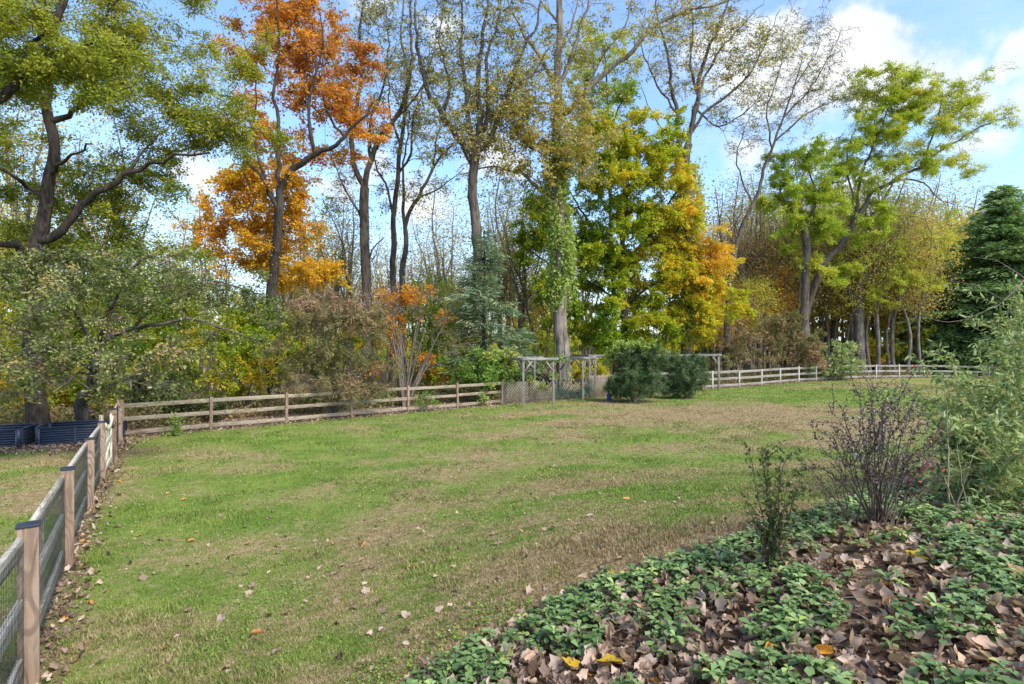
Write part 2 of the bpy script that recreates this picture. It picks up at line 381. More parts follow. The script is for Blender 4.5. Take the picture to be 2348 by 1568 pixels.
M['post'] = wood_mat('post_wood', (.10, .055, .034), (.28, .175, .115), (.36, .26, .185), 'Z')
M['post_old'] = wood_mat('old_post_wood', (.22, .17, .12), (.42, .35, .26), (.5, .42, .32), 'Z')
M['rail'] = wood_mat('rail_wood', (.17, .12, .075), (.35, .27, .18), (.40, .33, .24), 'X')
M['rail_white'] = wood_mat('pale_rail_wood', (.15, .125, .095), (.34, .29, .235), (.38, .34, .29), 'X')
M['rail_left'] = wood_mat('sun_bleached_rail_wood', (.27, .22, .155), (.50, .435, .34), (.55, .49, .41), 'X')
M['post_white'] = wood_mat('pale_post_wood', (.30, .26, .21), (.5, .45, .38), (.6, .56, .5), 'Z')
M['gate_wood'] = wood_mat('gate_wood', (.45, .38, .24), (.66, .60, .44), (.7, .66, .52), 'Z')
M['arbor'] = wood_mat('arbor_wood', (.12, .10, .08), (.27, .235, .195), (.33, .295, .25), 'Z')
M['lattice'] = wood_mat('lattice_wood', (.25, .19, .13), (.42, .34, .25), (.46, .40, .31), 'Z', knots=False)
M['cap'] = plain_mat('black_cap', (.025, .03, .045), .45)
M['iron'] = plain_mat('black_iron', (.012, .012, .014), .5)
M['steel'] = plain_mat('painted_steel', (.040, .052, .085), .42, .0, .12)
M['steel_dark'] = plain_mat('painted_steel_dark', (.032, .042, .07), .45)
M['bolt'] = plain_mat('bolt_metal', (.6, .6, .62), .35, .8)
M['wire'] = plain_mat('wire', (.03, .035, .035), .55)
M['net'] = plain_mat('green_net', (.02, .16, .12), .6)
M['blue'] = plain_mat('blue_plastic', (.02, .10, .42), .4)

# ------------------------------------------------------------------ ground
BED = [G(*p) for p in ((955, 1566), (1060, 1500), (1190, 1440), (1390, 1345), (1520, 1308), (1610, 1280), (1700, 1235), (1850, 1195), (1960, 1150), (2080, 1120), (2200, 1090), (2347, 1060))]
bx_ = np.array([p[0] for p in BED]); by_ = np.array([p[1] for p in BED])
BX = np.concatenate([[-1.6, -1.0], bx_, [9.0, 12.0]]); BY = np.concatenate([[0.5, 2.2], by_, [by_[-1] + .5, by_[-1] + .8]])
o_ = np.argsort(BX); BX = BX[o_]; BY = BY[o_]
def bed_depth(x, y):        # >0 inside the planting bed
    e = np.interp(x, BX, BY, left=-5) + 0.25 * (fbm(np.asarray(x) * 2.2, np.asarray(x) * 0 + 3, 3) - .5)
    return e - y
FL = [(-1.9, 1.55), (-3.71, 4.37), (-5.50, 7.04), (-7.28, 9.80), (-8.58, 11.9)]          # left fence posts
RF0 = np.array([-11.86, 17.3]); RFD = np.array([1.895, 1.522])
RF = [tuple(RF0 + RFD * k) for k in range(7)]                                              # three-rail fence
FR = [(8.3, 33.6), (10.4, 34.5), (12.5, 35.5), (14.6, 36.6), (16.7, 38.1), (18.8, 39.9), (20.8, 41.3), (22.7, 42.5), (24.9, 43.5), (27.1, 44.9), (29.3, 45.8), (31.9, 46.9), (34.4, 47.5), (37.4, 48.0), (40.4, 48.2), (43.4, 48.4), (46.4, 48.4)]
EDGE = [(-2.2, 2.0)] + FL[1:] + [(-9.6, 13.6), (-11.3, 16.3)] + RF + [(5.1, 30.6), (8.3, 33.6)] + FR[1:]
EDGE = np.array(EDGE)
def edge_dist(x, y):
    x = np.asarray(x, float); y = np.asarray(y, float); best = np.full(x.shape, 1e9)
    for a, b in zip(EDGE[:-1], EDGE[1:]):
        d = b - a; tt = np.clip(((x - a[0]) * d[0] + (y - a[1]) * d[1]) / (d @ d), 0, 1)
        best = np.minimum(best, np.hypot(x - a[0] - tt * d[0], y - a[1] - tt * d[1]))
    return best
def beyond(x, y):           # past the rail fences (woods side)
    yb = np.interp(x, [RF[0][0], RF[6][0], 5.1, 8.3] + [p[0] for p in FR[1:]], [RF[0][1], RF[6][1], 30.6, 33.6] + [p[1] for p in FR[1:]], left=17.6)
    return y - yb
def dry_f(x, y):
    u = x * .94 + y * .34; v = -x * .34 + y * .94
    d = 0.49 + .85 * (fbm(u * .22 + 3, v * .75 + 8, 4) - .5) + .75 * (fbm(x * 1.1, y * 1.1 + 30, 4) - .5)
    d = d + .45 * np.exp(-(((x - 9.5) / 6) ** 2 + ((y - 23.0) / 3.0) ** 2)) * (.4 + 1.2 * fbm(x * .5, y * .9, 3)) + .30 * np.exp(-(((x - 12) / 4.5) ** 2 + ((y - 19) / 2.5) ** 2))
    d = d + .40 * np.exp(-np.clip(-bed_depth(x, y), 0, 9) / .9) * (y < 9)
    d = d + .12 * np.exp(-((x - 1) / 4) ** 2 - ((y - 4.2) / 1.2) ** 2)
    d = d - .25 * np.exp(-(((x + 5) / 2.0) ** 2 + ((y - 9) / 4) ** 2)) - .3 * np.exp(-(((x - 15) / 7) ** 2 + ((y - 32) / 4.5) ** 2)) - .15 * np.exp(-(((x + 4) / 5) ** 2 + ((y - 17) / 3.5) ** 2))
    return d
def soil_f(x, y):
    s = 0.62 * np.exp(-(edge_dist(x, y) / .45) ** 2)
    s = np.maximum(s, sst(-.1, .4, beyond(x, y)))
    s = np.maximum(s, 1.1 * sst(-.15, .15, bed_depth(x, y)) * (y < 14))
    s = np.maximum(s, .9 * np.exp(-(((x + 14.5) / 5.0) ** 2 + ((y - 15.6) / .9) ** 2)))
    return s
gx = np.concatenate([-np.geomspace(500, 22, 26), np.linspace(-21.5, 21.5, 216), np.geomspace(22, 500, 26)])
gy = np.concatenate([[-300, -60, -20, -8, -3], np.linspace(-1, 14, 150), np.linspace(14.2, 50, 140), np.geomspace(51, 900, 30)])
X, Y = np.meshgrid(gx, gy); Zg = gz(X, Y)
V = np.stack([X, Y, Zg], -1).reshape(-1, 3); nx = len(gx); ny = len(gy)
ii, jj = np.meshgrid(np.arange(nx - 1), np.arange(ny - 1)); b0 = (jj * nx + ii).ravel()
Fg = np.stack([b0, b0 + 1, b0 + nx + 1, b0 + nx], 1)
me = make_mesh('ground', V, Fg, M['lawn'], smooth=True, extra={'dry': ('POINT', dry_f(X, Y).ravel()), 'soil': ('POINT', soil_f(X, Y).ravel())})
tag(link('ground', me), 'mown lawn of green and tan patches reaching to the fences and the woods floor', None, None, 'structure')

# ------------------------------------------------------------------ grass, clover
def polar(n, dmin, dmax, a=50):
    ang = R(1) * rng.uniform(-a, a, n); d = dmin * (dmax / dmin) ** rng.random(n)
    return d * np.sin(ang), d * np.cos(ang), d
def blades(n, dmin, dmax, hmul=1.0):
    x, y, d = polar(n, dmin, dmax)
    k = (beyond(x, y) < -.3) & (bed_depth(x, y) < .05) & (soil_f(x, y) < .55 + .3 * rng.random(n))
    k &= fbm(x * 1.7, y * 1.7, 3) > rng.random(n) * .75 - .1
    x, y, d = x[k], y[k], d[k]; n = len(x); z = gz(x, y)
    h = (0.010 + 0.014 * rng.random(n) + .03 * (fbm(x * 1.1 + 60, y * 1.1, 3) > .6) * rng.random(n)) * (1 + d / 40) * hmul; wd = (0.0028 + .0018 * rng.random(n)) * (1 + d / 5)
    a = rng.random(n) * 2 * PI; le = rng.random(n) * 1.0
    P = np.stack([x, y, z - .004], 1); sd = np.stack([np.cos(a), np.sin(a), 0 * a], 1) * wd[:, None]
    b_ = rng.random(n) * 2 * PI; tip = P + np.stack([np.cos(b_) * h * le, np.sin(b_) * h * le, h], 1)
    V = np.stack([P - sd, P + sd, tip], 1).reshape(-1, 3)
    return V, np.arange(n * 3).reshape(n, 3), rng.random(n), dry_f(x, y)
V, F, ti, dr = blades(800000, 2.6, 48)
o = link('grass', make_mesh('grass', V, F, M['grass'], tint=ti, extra={'dry': ('FACE', dr)})); tag(o, 'short mown grass blades, green and straw mixed', 'grass', None, 'stuff')
x, y, d = polar(60000, 2.6, 11)
k = (beyond(x, y) < -.3) & (bed_depth(x, y) < -.05) & (soil_f(x, y) < .5) & (fbm(x * .8 + 9, y * .8 + 70, 4) > .56)
x, y = x[k], y[k]; P = np.stack([x, y, gz(x, y) + .012 + .02 * rng.random(len(x))], 1)
V, F, mfc = leaves(P, .022, .95, upn=2.5, fold=.05)
o = link('clover', make_mesh('clover', V, F, M['ivy'], tint=rng.random(len(F)) * .65 + .05)); tag(o, 'small round clover leaves in patches of the near lawn', 'clover', None, 'stuff')

# ------------------------------------------------------------------ plants grown from trunks, limbs and crown volumes
def smooth_path(pts, seg):
    """Catmull-Rom through pts, resampled about every seg metres"""
    P = np.asarray(pts, float)
    if len(P) == 2: Q = P
    E = np.vstack([2 * P[0] - P[1], P, 2 * P[-1] - P[-2]]); out = []
    for i in range(1, len(E) - 2):
        n = max(2, int(np.linalg.norm(E[i + 1] - E[i]) / seg))
        for u in np.arange(n) / n:
            out.append(.5 * ((2 * E[i]) + (-E[i - 1] + E[i + 1]) * u + (2 * E[i - 1] - 5 * E[i] + 4 * E[i + 1] - E[i + 2]) * u * u + (-E[i - 1] + 3 * E[i] - 3 * E[i + 1] + E[i + 2]) * u ** 3))
    out.append(P[-1]); return np.array(out)
class Plant:
    def __init__(s, seed=0): s.P = np.zeros((0, 3)); s.Tn = np.zeros((0, 3)); s.Rr = np.zeros(0); s.chains = []; s.rg = np.random.default_rng(seed); s.minz = -99; s.tips = []
    def _add(s, path, rad, k, wob=0):
        tg = unit(np.gradient(path, axis=0))
        s.P = np.vstack([s.P, path]); s.Tn = np.vstack([s.Tn, tg]); s.Rr = np.concatenate([s.Rr, rad]); s.chains.append((path, rad, k, wob))
    def trunk(s, pts, r0, r1, flare=0.5, seg=.5, k=12, jit=.03):
        p = smooth_path(pts, seg); n = len(p); p[1:-1] += s.rg.normal(size=(n - 2, 3)) * jit * min(1, r0 * 4)
        L_ = np.concatenate([[0], np.cumsum(np.linalg.norm(np.diff(p, axis=0), axis=1))])
        rad = r0 + (r1 - r0) * (L_ / L_[-1]) ** .9; rad = rad * (1 + flare * np.exp(-L_ / .45))
        s._add(p, rad, k, .10 if r0 > .12 else .0)
    def limb(s, pts, r0, r1, seg=.5, k=8, jit=.05):
        """joins itself to the nearest wood"""
        p0 = np.asarray(pts[0], float); j = np.argmin(np.linalg.norm(s.P - p0, axis=1))
        p = smooth_path([s.P[j]] + [np.asarray(q, float) for q in pts[1:]], seg); n = len(p)
        if n > 2: p[1:-1] += s.rg.normal(size=(n - 2, 3)) * jit
        r0 = min(r0, s.Rr[j] * .95); s._add(p, np.linspace(r0, r1, n), k, .06)
    def grow(s, targets, rt=.008, minz=None, maxr=.6, seg=.55, jit=.06, up=.25, k=3, expn=.9):
        Tg = np.asarray(targets, float)
        if minz is None: minz = s.minz
        ok0 = s.P[:, 2] > minz
        if not ok0.any(): ok0[:] = True
        d0 = np.array([np.min(np.linalg.norm(s.P[ok0] - q, axis=1)) for q in Tg]); order = np.argsort(d0)
        for ti in order:
            q = Tg[ti]; dv = q - s.P; dd = np.linalg.norm(dv, axis=1) + 1e-6
            cs = (dv * s.Tn).sum(1) / dd
            cost = dd * (1 + .9 * np.clip(.45 - cs, 0, 2)) + np.where(s.P[:, 2] < minz, 50, 0) + np.where(s.Rr < rt * 1.02, .5, 0)
            j = int(np.argmin(cost)); p0 = s.P[j]; dist = dd[j]
            if dist < .05: continue
            n = max(3, int(dist / seg) + 1)
            c1 = p0 + (s.Tn[j] * .6 + np.array([0, 0, up])) * dist * .35
            u = np.linspace(0, 1, n)[:, None]
            path = (1 - u) ** 2 * p0 + 2 * u * (1 - u) * c1 + u * u * q
            if n > 2: path[1:-1] += s.rg.normal(size=(n - 2, 3)) * jit * min(1, dist / 2)
            r0 = min(s.Rr[j] * maxr, rt * (1 + expn * dist ** 1.15)); r0 = max(r0, rt)
            rad = np.linspace(r0, rt, n)
            s._add(path, rad, max(k, 3 if r0 < .03 else (5 if r0 < .08 else 7)))
            s.tips.append((path, dist))
    def wood(s, name, mat, parent, thick=1.0):
        g = Geo(); o = np.array(parent.location)
        for (p, r, k, wob) in s.chains: g.tube(p - o, r * thick, k, wob=wob)
        return g.build(name, mat, parent, smooth=True)
def ball(c, r, n, rg, power=.45):
    if power < .45: return np.asarray(c) + unit(rg.normal(size=(n, 3))) * (rg.random(n) ** power)[:, None] * np.asarray(r)
    m = max(1, int(n / 2.6)); g_ = rg.normal(size=(m, 3)) * .56; ln = np.linalg.norm(g_, axis=1); g_ *= np.minimum(1, 1.45 / (ln + 1e-6))[:, None]; cc = g_ * np.asarray(r)
    q = cc[rg.integers(0, m, n)] + rg.normal(size=(n, 3)) * np.asarray(r) * .13
    return np.asarray(c) + q
LK, LS = 1.9, .72     # leaf count and size against the first guess
def tree(name, label, cat, base, Yd, trunk, limbs, blobs, leaf, bark='bark', lsize=.1, nleaf=40, spread=.3, rt=.009, group=None, seed=1,
         tsd=.12, asp=.55, six=False, droop=.2, minz=None, clump=None, crown='crown', thin=1.0, depthk=.8, up=.25, upn=.6, flare=.5, twm=1.0, fl=.55):
    """trunk: (pts [(px,py,dy)], r0, r1); limbs the same; blobs: (px,py,rx,ry,n,tint[,dy,leafmul])"""
    pl = Plant(seed)
    w_ = lambda q: W(q[0], q[1], Yd + (q[2] if len(q) > 2 else 0))
    if base is None:
        b = w_(trunk[0][0]); base = np.array([b[0], b[1], float(gz(b[0], b[1]))])
    base = np.array([base[0], base[1], float(gz(base[0], base[1]))])
    root = empty(name, base, label, cat, group)
    pts = [base + np.array([0, 0, -.15])] + [w_(q) for q in trunk[0]]
    pts = [pts[0]] + [q for q in pts[1:] if q[2] > base[2] + .15]
    pl.trunk(pts, trunk[1], trunk[2], flare=flare)
    for (q, r0, r1) in limbs: pl.limb([w_(a) for a in q], r0, r1)
    pl.minz = base[2] + 1.5 if minz is None else minz
    Ts = []; Tt = []; Tm = []
    for bl in blobs:
        px, py, rx, ry, n, ti = bl[:6]; dy = bl[6] if len(bl) > 6 else 0; lm = bl[7] if len(bl) > 7 else 1
        c = w_((px, py, dy)); s_ = (Yd + dy) / F_D; n = int(n * twm * (1.55 if leaf != 'sparse' else 1))
        q = ball(c, (rx * s_, (rx + ry) / 2 * s_ * depthk, ry * s_), n, pl.rg)
        q[:, 2] = np.maximum(q[:, 2], gz(q[:, 0], q[:, 1]) + .12)
        Ts.append(q); Tt.append(np.full(n, ti)); Tm.append(np.full(n, lm))
    Ts = np.concatenate(Ts); Tt = np.concatenate(Tt) + pl.rg.normal(size=len(Ts)) * tsd * .7; Tm = np.concatenate(Tm)
    pl.grow(Ts, rt=rt, minz=pl.minz, up=up)
    g = Geo(); lm_ = 1.5 if leaf != 'sparse' else 1.5 / twm
    cnt = np.maximum(0, (nleaf * (.85 if leaf != 'sparse' else .72) * lm_ * LK * Tm * (2.4 * pl.rg.random(len(Ts)) ** 1.4)).astype(int)); sg = .12 + .25 * droop
    idx, P, D, dd, ll = sprays(Ts, cnt, spread * .72, pl.rg, fl, 5 if leaf != 'sparse' else 4, sg)
    for (p, r, k, wob) in pl.chains: g.tube(p - base, r * thin, k, wob=wob)
    V, Q = shoot_geo(Ts - base, dd, ll, rt * .7, sg); g.add(V, Q)
    g.build('trunk', M[bark], root, smooth=True)
    if len(idx):
        ti = Tt[idx] + pl.rg.normal(size=len(idx)) * tsd
        V, F, m_ = leaves(P - base, lsize * LS, asp, droop=droop, six=six, upn=upn, dirs=D, szvar=.5)
        link(crown, make_mesh(crown, V, F, M[leaf], tint=np.clip(np.repeat(ti, m_), 0, 1)), root)
    return root
def copy_tree(o, loc, rz=0, scale=1, label=None, parent=None, sz=None):
    c = o.copy(); C.objects.link(c)
    if parent: c.parent = parent
    else:
        c.location = tuple(float(v) for v in loc); c.rotation_euler = (0, 0, rz); c.scale = (scale, scale, scale * (sz or 1))
        if label: c['label'] = label
    for ch in list(o.children): copy_tree(ch, None, parent=c)
    return c

# ------------------------------------------------------------------ fences
def bevel(o, w_=.004):
    m = o.modifiers.new('bevel', 'BEVEL'); m.width = w_; m.segments = 2; m.limit_method = 'ANGLE'; return o
def post_obj(parent, x, y, h, wd, mat, name='post', rz=0, cap=False, tilt=(0, 0), bury=.12):
    g = Geo(); g.box((-wd / 2, -wd / 2, -bury), (wd / 2, wd / 2, h))
    o = g.build(name, mat, parent, loc=np.array(on(x, y)) - np.array(parent.location)); o.rotation_euler = (tilt[0], tilt[1], rz); bevel(o)
    if cap:
        c = Geo(); a = wd / 2 + .009; c.box((-a, -a, h + .002), (a, a, h + .016)); 
        c.add([(-a, -a, h + .016), (a, -a, h + .016), (a, a, h + .016), (-a, a, h + .016), (0, 0, h + .036)], None, [(0, 1, 4), (1, 2, 4), (2, 3, 4), (3, 0, 4)])
        bevel(c.build('cap', M['cap'], o), .002)
    return o
def rail_obj(parent, a, b, wd, ht, mat, name='rail', sag=0):
    a = np.asarray(a, float); b = np.asarray(b, float); L_ = np.linalg.norm(b - a); t = (b - a) / L_
    g = Geo(); g.beam((0, 0, 0), (L_, 0, 0), wd, ht); o = g.build(name, mat, parent, loc=a - np.array(parent.location))
    o.rotation_euler = (0, -math.asin(t[2]), math.atan2(t[1], t[0])); bevel(o, .003); return o
# mesh-backed capped post fence on the left
lf = empty('mesh_fence', on(-1.9, 1.55), 'capped square post fence backed with dark wire mesh, nearest on the left', 'fence')
hts = [1.22, 1.22, 1.22, 1.20, 1.22]
def span(parent, A, B, zs, rmat, side, wire=True, hA=.16, toff=0):
    """rails behind the posts, mesh on the lawn side of the rails"""
    A = np.array(A); B = np.array(B); d = (B - A) / np.linalg.norm(B - A); nrm = np.array([-d[1], d[0]]) * side
    for z_ in zs:
        a = A + nrm * .045; b = B + nrm * .045
        a = a + d * .062; b = b - d * .062
        rail_obj(parent, on(a[0], a[1], z_), on(b[0], b[1], z_), .038, .135, rmat)
    if wire:
        g = Geo(); Ln = np.linalg.norm(B - A) - .16; off = nrm * .020
        def pt(s_, z_): q = A + d * (.08 + s_) + off; return np.array(on(q[0], q[1], z_)) - np.array(parent.location)
        r_ = .0017
        n = int(Ln / .051)
        for i in range(n + 1):
            s_ = i * Ln / n; V, Q = tube(np.array([pt(s_, .03), pt(s_, 1.12)]), r_, 3); g.add(V, Q)
        for z_ in np.arange(.03, 1.13, .102):
            V, Q = tube(np.array([pt(s_, z_) for s_ in np.linspace(0, Ln, 5)]), r_, 3); g.add(V, Q)
        g.build('wire_mesh', M['wire'], parent)
        # the picket in mid-span that stiffens the mesh
        q = (A + B) / 2 + nrm * .09; post_obj(parent, q[0], q[1], 1.02, .045, M['post_old'], 'picket', rz=math.atan2(d[1], d[0]))
RZF = math.atan2(.84, -.55)
for i, (x, y) in enumerate(FL):
    post_obj(lf, x, y, hts[i], .13, M['post'], rz=RZF + .09, cap=True, tilt=(rng.normal() * .008, rng.normal() * .008))
for a, b in zip(FL[:-1], FL[1:]): span(lf, a, b, (1.09, .62, .17), M['rail_left'], 1)
# garden gate
GA = np.array([-8.66, 12.05]); GB = np.array([-9.45, 13.42]); gd = (GB - GA) / np.linalg.norm(GB - GA)
gate = empty('garden_gate', on(GA[0], GA[1]), 'pale wood garden gate with diagonal brace and black hinges beside the mesh fence', 'gate')
gl = np.linalg.norm(GB - GA)
def gp(s_, z_, o_=0): q = GA + gd * s_ + np.array([gd[1], -gd[0]]) * o_; return np.array([q[0], q[1], float(gz(*GA)) + z_]) - np.array(gate.location)
def gbeam(name, a, b, wd, ht, mat=M['gate_wood'], up=None):
    g = Geo(); g.beam(a, b, wd, ht, up=up if up is not None else (gd[1], -gd[0], 0)); return bevel(g.build(name, mat, gate), .003)
gbeam('stile', gp(.10, .10), gp(.10, 1.10), .09, .04); gbeam('stile', gp(gl - .08, .10), gp(gl - .08, 1.22), .09, .04)
gbeam('bottom_rail', gp(.146, .18), gp(gl - .126, .18), .10, .04); gbeam('middle_rail', gp(.146, .70), gp(gl - .126, .70), .10, .04)
gbeam('brace', gp(.17, .24, .0), gp(gl - .16, .64, .0), .08, .034)
g = Geo(); arc = [gp(.06 + (gl - .1) * u, 1.13 - .16 * math.sin(PI * u), .034) for u in np.linspace(0, 1, 12)]
for a, b in zip(arc[:-1], arc[1:]): g.beam(a, b, .10, .028, up=(gd[1], -gd[0], 0))
g.build('curved_top_rail', M['gate_wood'], gate)
for s_ in np.linspace(.24, gl - .22, 7):
    gbeam('picket', gp(s_, .12, -.034), gp(s_, 1.04 - .1 * math.sin(PI * s_ / gl), -.034), .07, .018)
for z_ in (.30, .84):
    g = Geo(); g.beam(gp(-.02, z_, .028), gp(.16, z_, .028), .06, .012, up=(gd[1], -gd[0], 0)); g.tube(np.array([gp(0, z_ - .05, .04), gp(0, z_ + .05, .04)]), .012, 8, True)
    g.build('hinge', M['iron'], gate)
g = Geo(); g.beam(gp(gl - .14, .92, .035), gp(gl + .02, .92, .035), .07, .02, up=(gd[1], -gd[0], 0)); g.tube(np.array([gp(gl - .08, .93, .04), gp(gl - .07, .95, .13), gp(gl - .01, .98, .17)]), .011, 6, True)
g.build('latch', M['iron'], gate)
g = Geo(); g.tube(np.array([gp(gl - .06, .02, .05), gp(gl - .06, .48, .05), gp(gl - .03, .50, .05)]), .008, 6, True); g.build('drop_rod', M['iron'], gate)
# short fence from latch post to corner
sf = empty('mesh_fence', on(-9.6, 13.6), 'short stretch of capped post fence between the gate and the far left corner', 'fence')
for (x, y, h) in ((-9.62, 13.72, 1.28), (-11.25, 16.3, 1.25)): post_obj(sf, x, y, h, .14, M['post'], rz=RZF + .09, cap=True)
span(sf, (-9.62, 13.72), (-11.25, 16.3), (1.09, .62, .17), M['rail_left'], 1)
post_obj(sf, -9.86, 13.66, 1.16, .09, M['post_old'], 'side_post', rz=RZF)
# three-rail fence, left half
rf = empty('rail_fence', on(*RF[0]), 'weathered three-rail wooden fence from the left corner to the lattice', 'fence')
def rail_fence(parent, pts, h, zs, pm, rm, pw=.095, rh=.125, jit=.012):
    for (x, y) in pts: post_obj(parent, x, y, h * (1 + .02 * rng.normal()), pw, pm, rz=math.atan2(pts[-1][1] - pts[0][1], pts[-1][0] - pts[0][0]), tilt=(rng.normal() * jit, rng.normal() * jit))
    for a, b in zip(pts[:-1], pts[1:]):
        a = np.array(a); b = np.array(b); d = (b - a) / np.linalg.norm(b - a); nr = np.array([d[1], -d[0]]) * .0
        a2 = a + d * pw * .5; b2 = b - d * pw * .5
        for z_ in zs: rail_obj(parent, on(a2[0] + nr[0], a2[1] + nr[1], z_ + rng.normal() * .008), on(b2[0] + nr[0], b2[1] + nr[1], z_ + rng.normal() * .008), .035, rh * (1 + .04 * rng.normal()), rm)
rail_fence(rf, RF, 1.08, (.97, .56, .15), M['post'], M['rail'])
rr_ = empty('rail_fence', on(*FR[0]), 'long pale three-rail wooden fence curving round the far right of the lawn', 'fence')
rail_fence(rr_, FR, 1.10, (1.0, .58, .16), M['post_white'], M['rail_white'], pw=.11, rh=.15)

# ------------------------------------------------------------------ lattice fence, arbors, netting, barrel
la = empty('lattice_fence', on(-.4, 26.5), 'old diagonal lattice fence sagging and broken in the middle', 'fence')
LA = np.array([-.40, 26.45]); LB = np.array([5.9, 31.3]); ld = (LB - LA) / np.linalg.norm(LB - LA); lL = float(np.linalg.norm(LB - LA)); ln_ = np.array([ld[1], -ld[0]])
def clip_seg(p, q, w_, h):
    d = q - p; t0, t1 = 0, 1
    for (pp, dd, lo, hi) in ((p[0], d[0], 0, w_), (p[1], d[1], 0, h)):
        if abs(dd) < 1e-9: continue
        a, b = (lo - pp) / dd, (hi - pp) / dd
        if a > b: a, b = b, a
        t0, t1 = max(t0, a), min(t1, b)
    return (p + d * t0, p + d * t1) if t1 - t0 > .02 else None
def panel(s0, s1, h, dz=.03, both=True, ragged=0, tilt=0, slide=0):
    g = Geo(); w_ = s1 - s0; q = LA + ld * s0; base = np.array([*q, float(gz(*q)) + dz])
    zr = float(gz(*(LA + ld * s1))) - float(gz(*q))
    for sgn in ((1, -1) if both else (1,)):
        k = -h - .2
        while k < w_ + h + .2:
            p = np.array([k, 0.0]); qq = np.array([k + sgn * h, h])
            if ragged: qq = p + (qq - p) * (1 - ragged * rng.random()); p = p + (qq - p) * ragged * .2 * rng.random()
            c = clip_seg(p, qq, w_, h)
            if c is not None and not (ragged and rng.random() < .08):
                f = lambda a: np.array([ld[0] * a[0] + ln_[0] * sgn * .006, ld[1] * a[0] + ln_[1] * sgn * .006, a[1] + zr * a[0] / w_])
                g.beam(f(c[0]), f(c[1]),   .027, .010, up=(ln_[0], ln_[1], 0))
            k += .155
    o = g.build('lattice_panel', M['lattice'], la, loc=base - np.array(la.location)); o.rotation_euler = (0, tilt, 0); return o
panel(.05, 1.5, .98); panel(1.55, 2.55, .96, tilt=.02); panel(2.45, 3.25, 1.0, dz=-.03, ragged=.22, tilt=.10); panel(3.5, 5.0, 1.02, both=False, ragged=.4, tilt=-.06); panel(4.6, 5.4, .9, both=False, ragged=.5, tilt=.15, dz=-.05); panel(5.55, 7.9, 1.08)
for s_ in (.0, 2.5, 3.35, 5.45, 7.95):
    q = LA + ld * s_; post_obj(la, q[0] - .06 * ln_[0], q[1] - .06 * ln_[1], 1.05, .09, M['arbor'])
for s_, zz in ((.1, .55),): pass
def arbor(label, posts, beams, h, cat='arbor', ht=.10):
    r = empty('grape_arbor', on(*posts[0][:2]), label, cat); zt = float(gz(*posts[0][:2])) + h
    for (x, y) in posts: post_obj(r, x, y, zt - float(gz(x, y)), .10, M['arbor'], tilt=(rng.normal() * .012, rng.normal() * .012))
    for (a, b, ea, eb) in beams:
        a = np.array(a); b = np.array(b); d = (b - a) / np.linalg.norm(b - a); a2 = a - d * ea; b2 = b + d * eb
        for sd in (-1, 1):
            n_ = np.array([d[1], -d[0]]) * .070 * sd; z_ = zt - .06 + .010 * sd
            rail_obj(r, (a2[0] + n_[0], a2[1] + n_[1], z_), (b2[0] + n_[0], b2[1] + n_[1], z_ - .02), .038, ht, M['arbor_beam'], 'beam')
        for (c, s_) in ((a, 1), (b, -1)):
            p0 = np.array([*(c + d * s_ * .07), zt - .62]) - np.array(r.location); p1 = np.array([*(c + d * s_ * .48), zt - .15]) - np.array(r.location)
            g = Geo(); g.beam(p0, p1, .05, .08); g.build('brace', M['arbor'], r)
    return r
M['arbor_beam'] = wood_mat('arbor_beam_wood', (.10, .09, .08), (.26, .24, .21), (.36, .33, .30), 'X')
A1 = [(.50, 25.4), (1.93, 26.4), (-.35, 27.2), (1.13, 28.2)]
arbor('grey weathered square arbor frame standing in front of the lattice at its left end', A1, [(A1[0], A1[1], .1, .25), (A1[0], A1[2], .1, .3), (A1[2], A1[3], .2, .5)], 2.18)
A2 = [(3.46, 27.7), (2.43, 28.7), (4.3, 29.6)]
arbor('grey weathered arbor with a post leaning over the green netting', A2, [(A2[0], A2[1], .1, .35), (A2[0], A2[2], .1, .1)], 2.18)
A3 = [(4.25, 31.2), (12.25, 33.7), (11.55, 35.2), (3.4, 33.0)]
arbor('long pale arbor passing behind the dark evergreen bushes', A3, [(A3[0], A3[1], .1, .15), (A3[1], A3[2], .1, .1), (A3[0], A3[3], .1, .1)], 2.2)
# draped netting: strands of a sagging sheet
g = Geo(); n1, n2 = 90, 34; S = np.zeros((n1, n2, 3))
for i in range(n1):
    u = i / (n1 - 1); s_ = 3.1 + 2.65 * u; q = LA + ld * s_ + ln_ * .16
    top = .95 - 1.9 * u * (1 - u) * 1.15 + .05 * math.sin(u * 21); bot = .10 + .06 * math.sin(u * 9) - .1 * 4 * u * (1 - u) * .4
    for j in range(n2):
        v = j / (n2 - 1); fold = .09 * math.sin(u * 26 + v * 5) + .05 * math.sin(u * 57 + 2 * v)
        S[i, j] = (q[0] + ln_[0] * fold, q[1] + ln_[1] * fold, float(gz(*q)) + bot + (max(top, bot + .08) - bot) * v)
base = S[0, 0].copy(); S -= base
ribs = []
for i in range(0, n1): V, Q = tube(S[i], .0035, 3); g.add(V, Q)
for j in range(0, n2): V, Q = tube(S[:, j], .0035, 3); g.add(V, Q)
o = g.build('garden_netting', M['net'], None, loc=base); tag(o, 'teal green garden netting slumped over the broken lattice', 'netting')
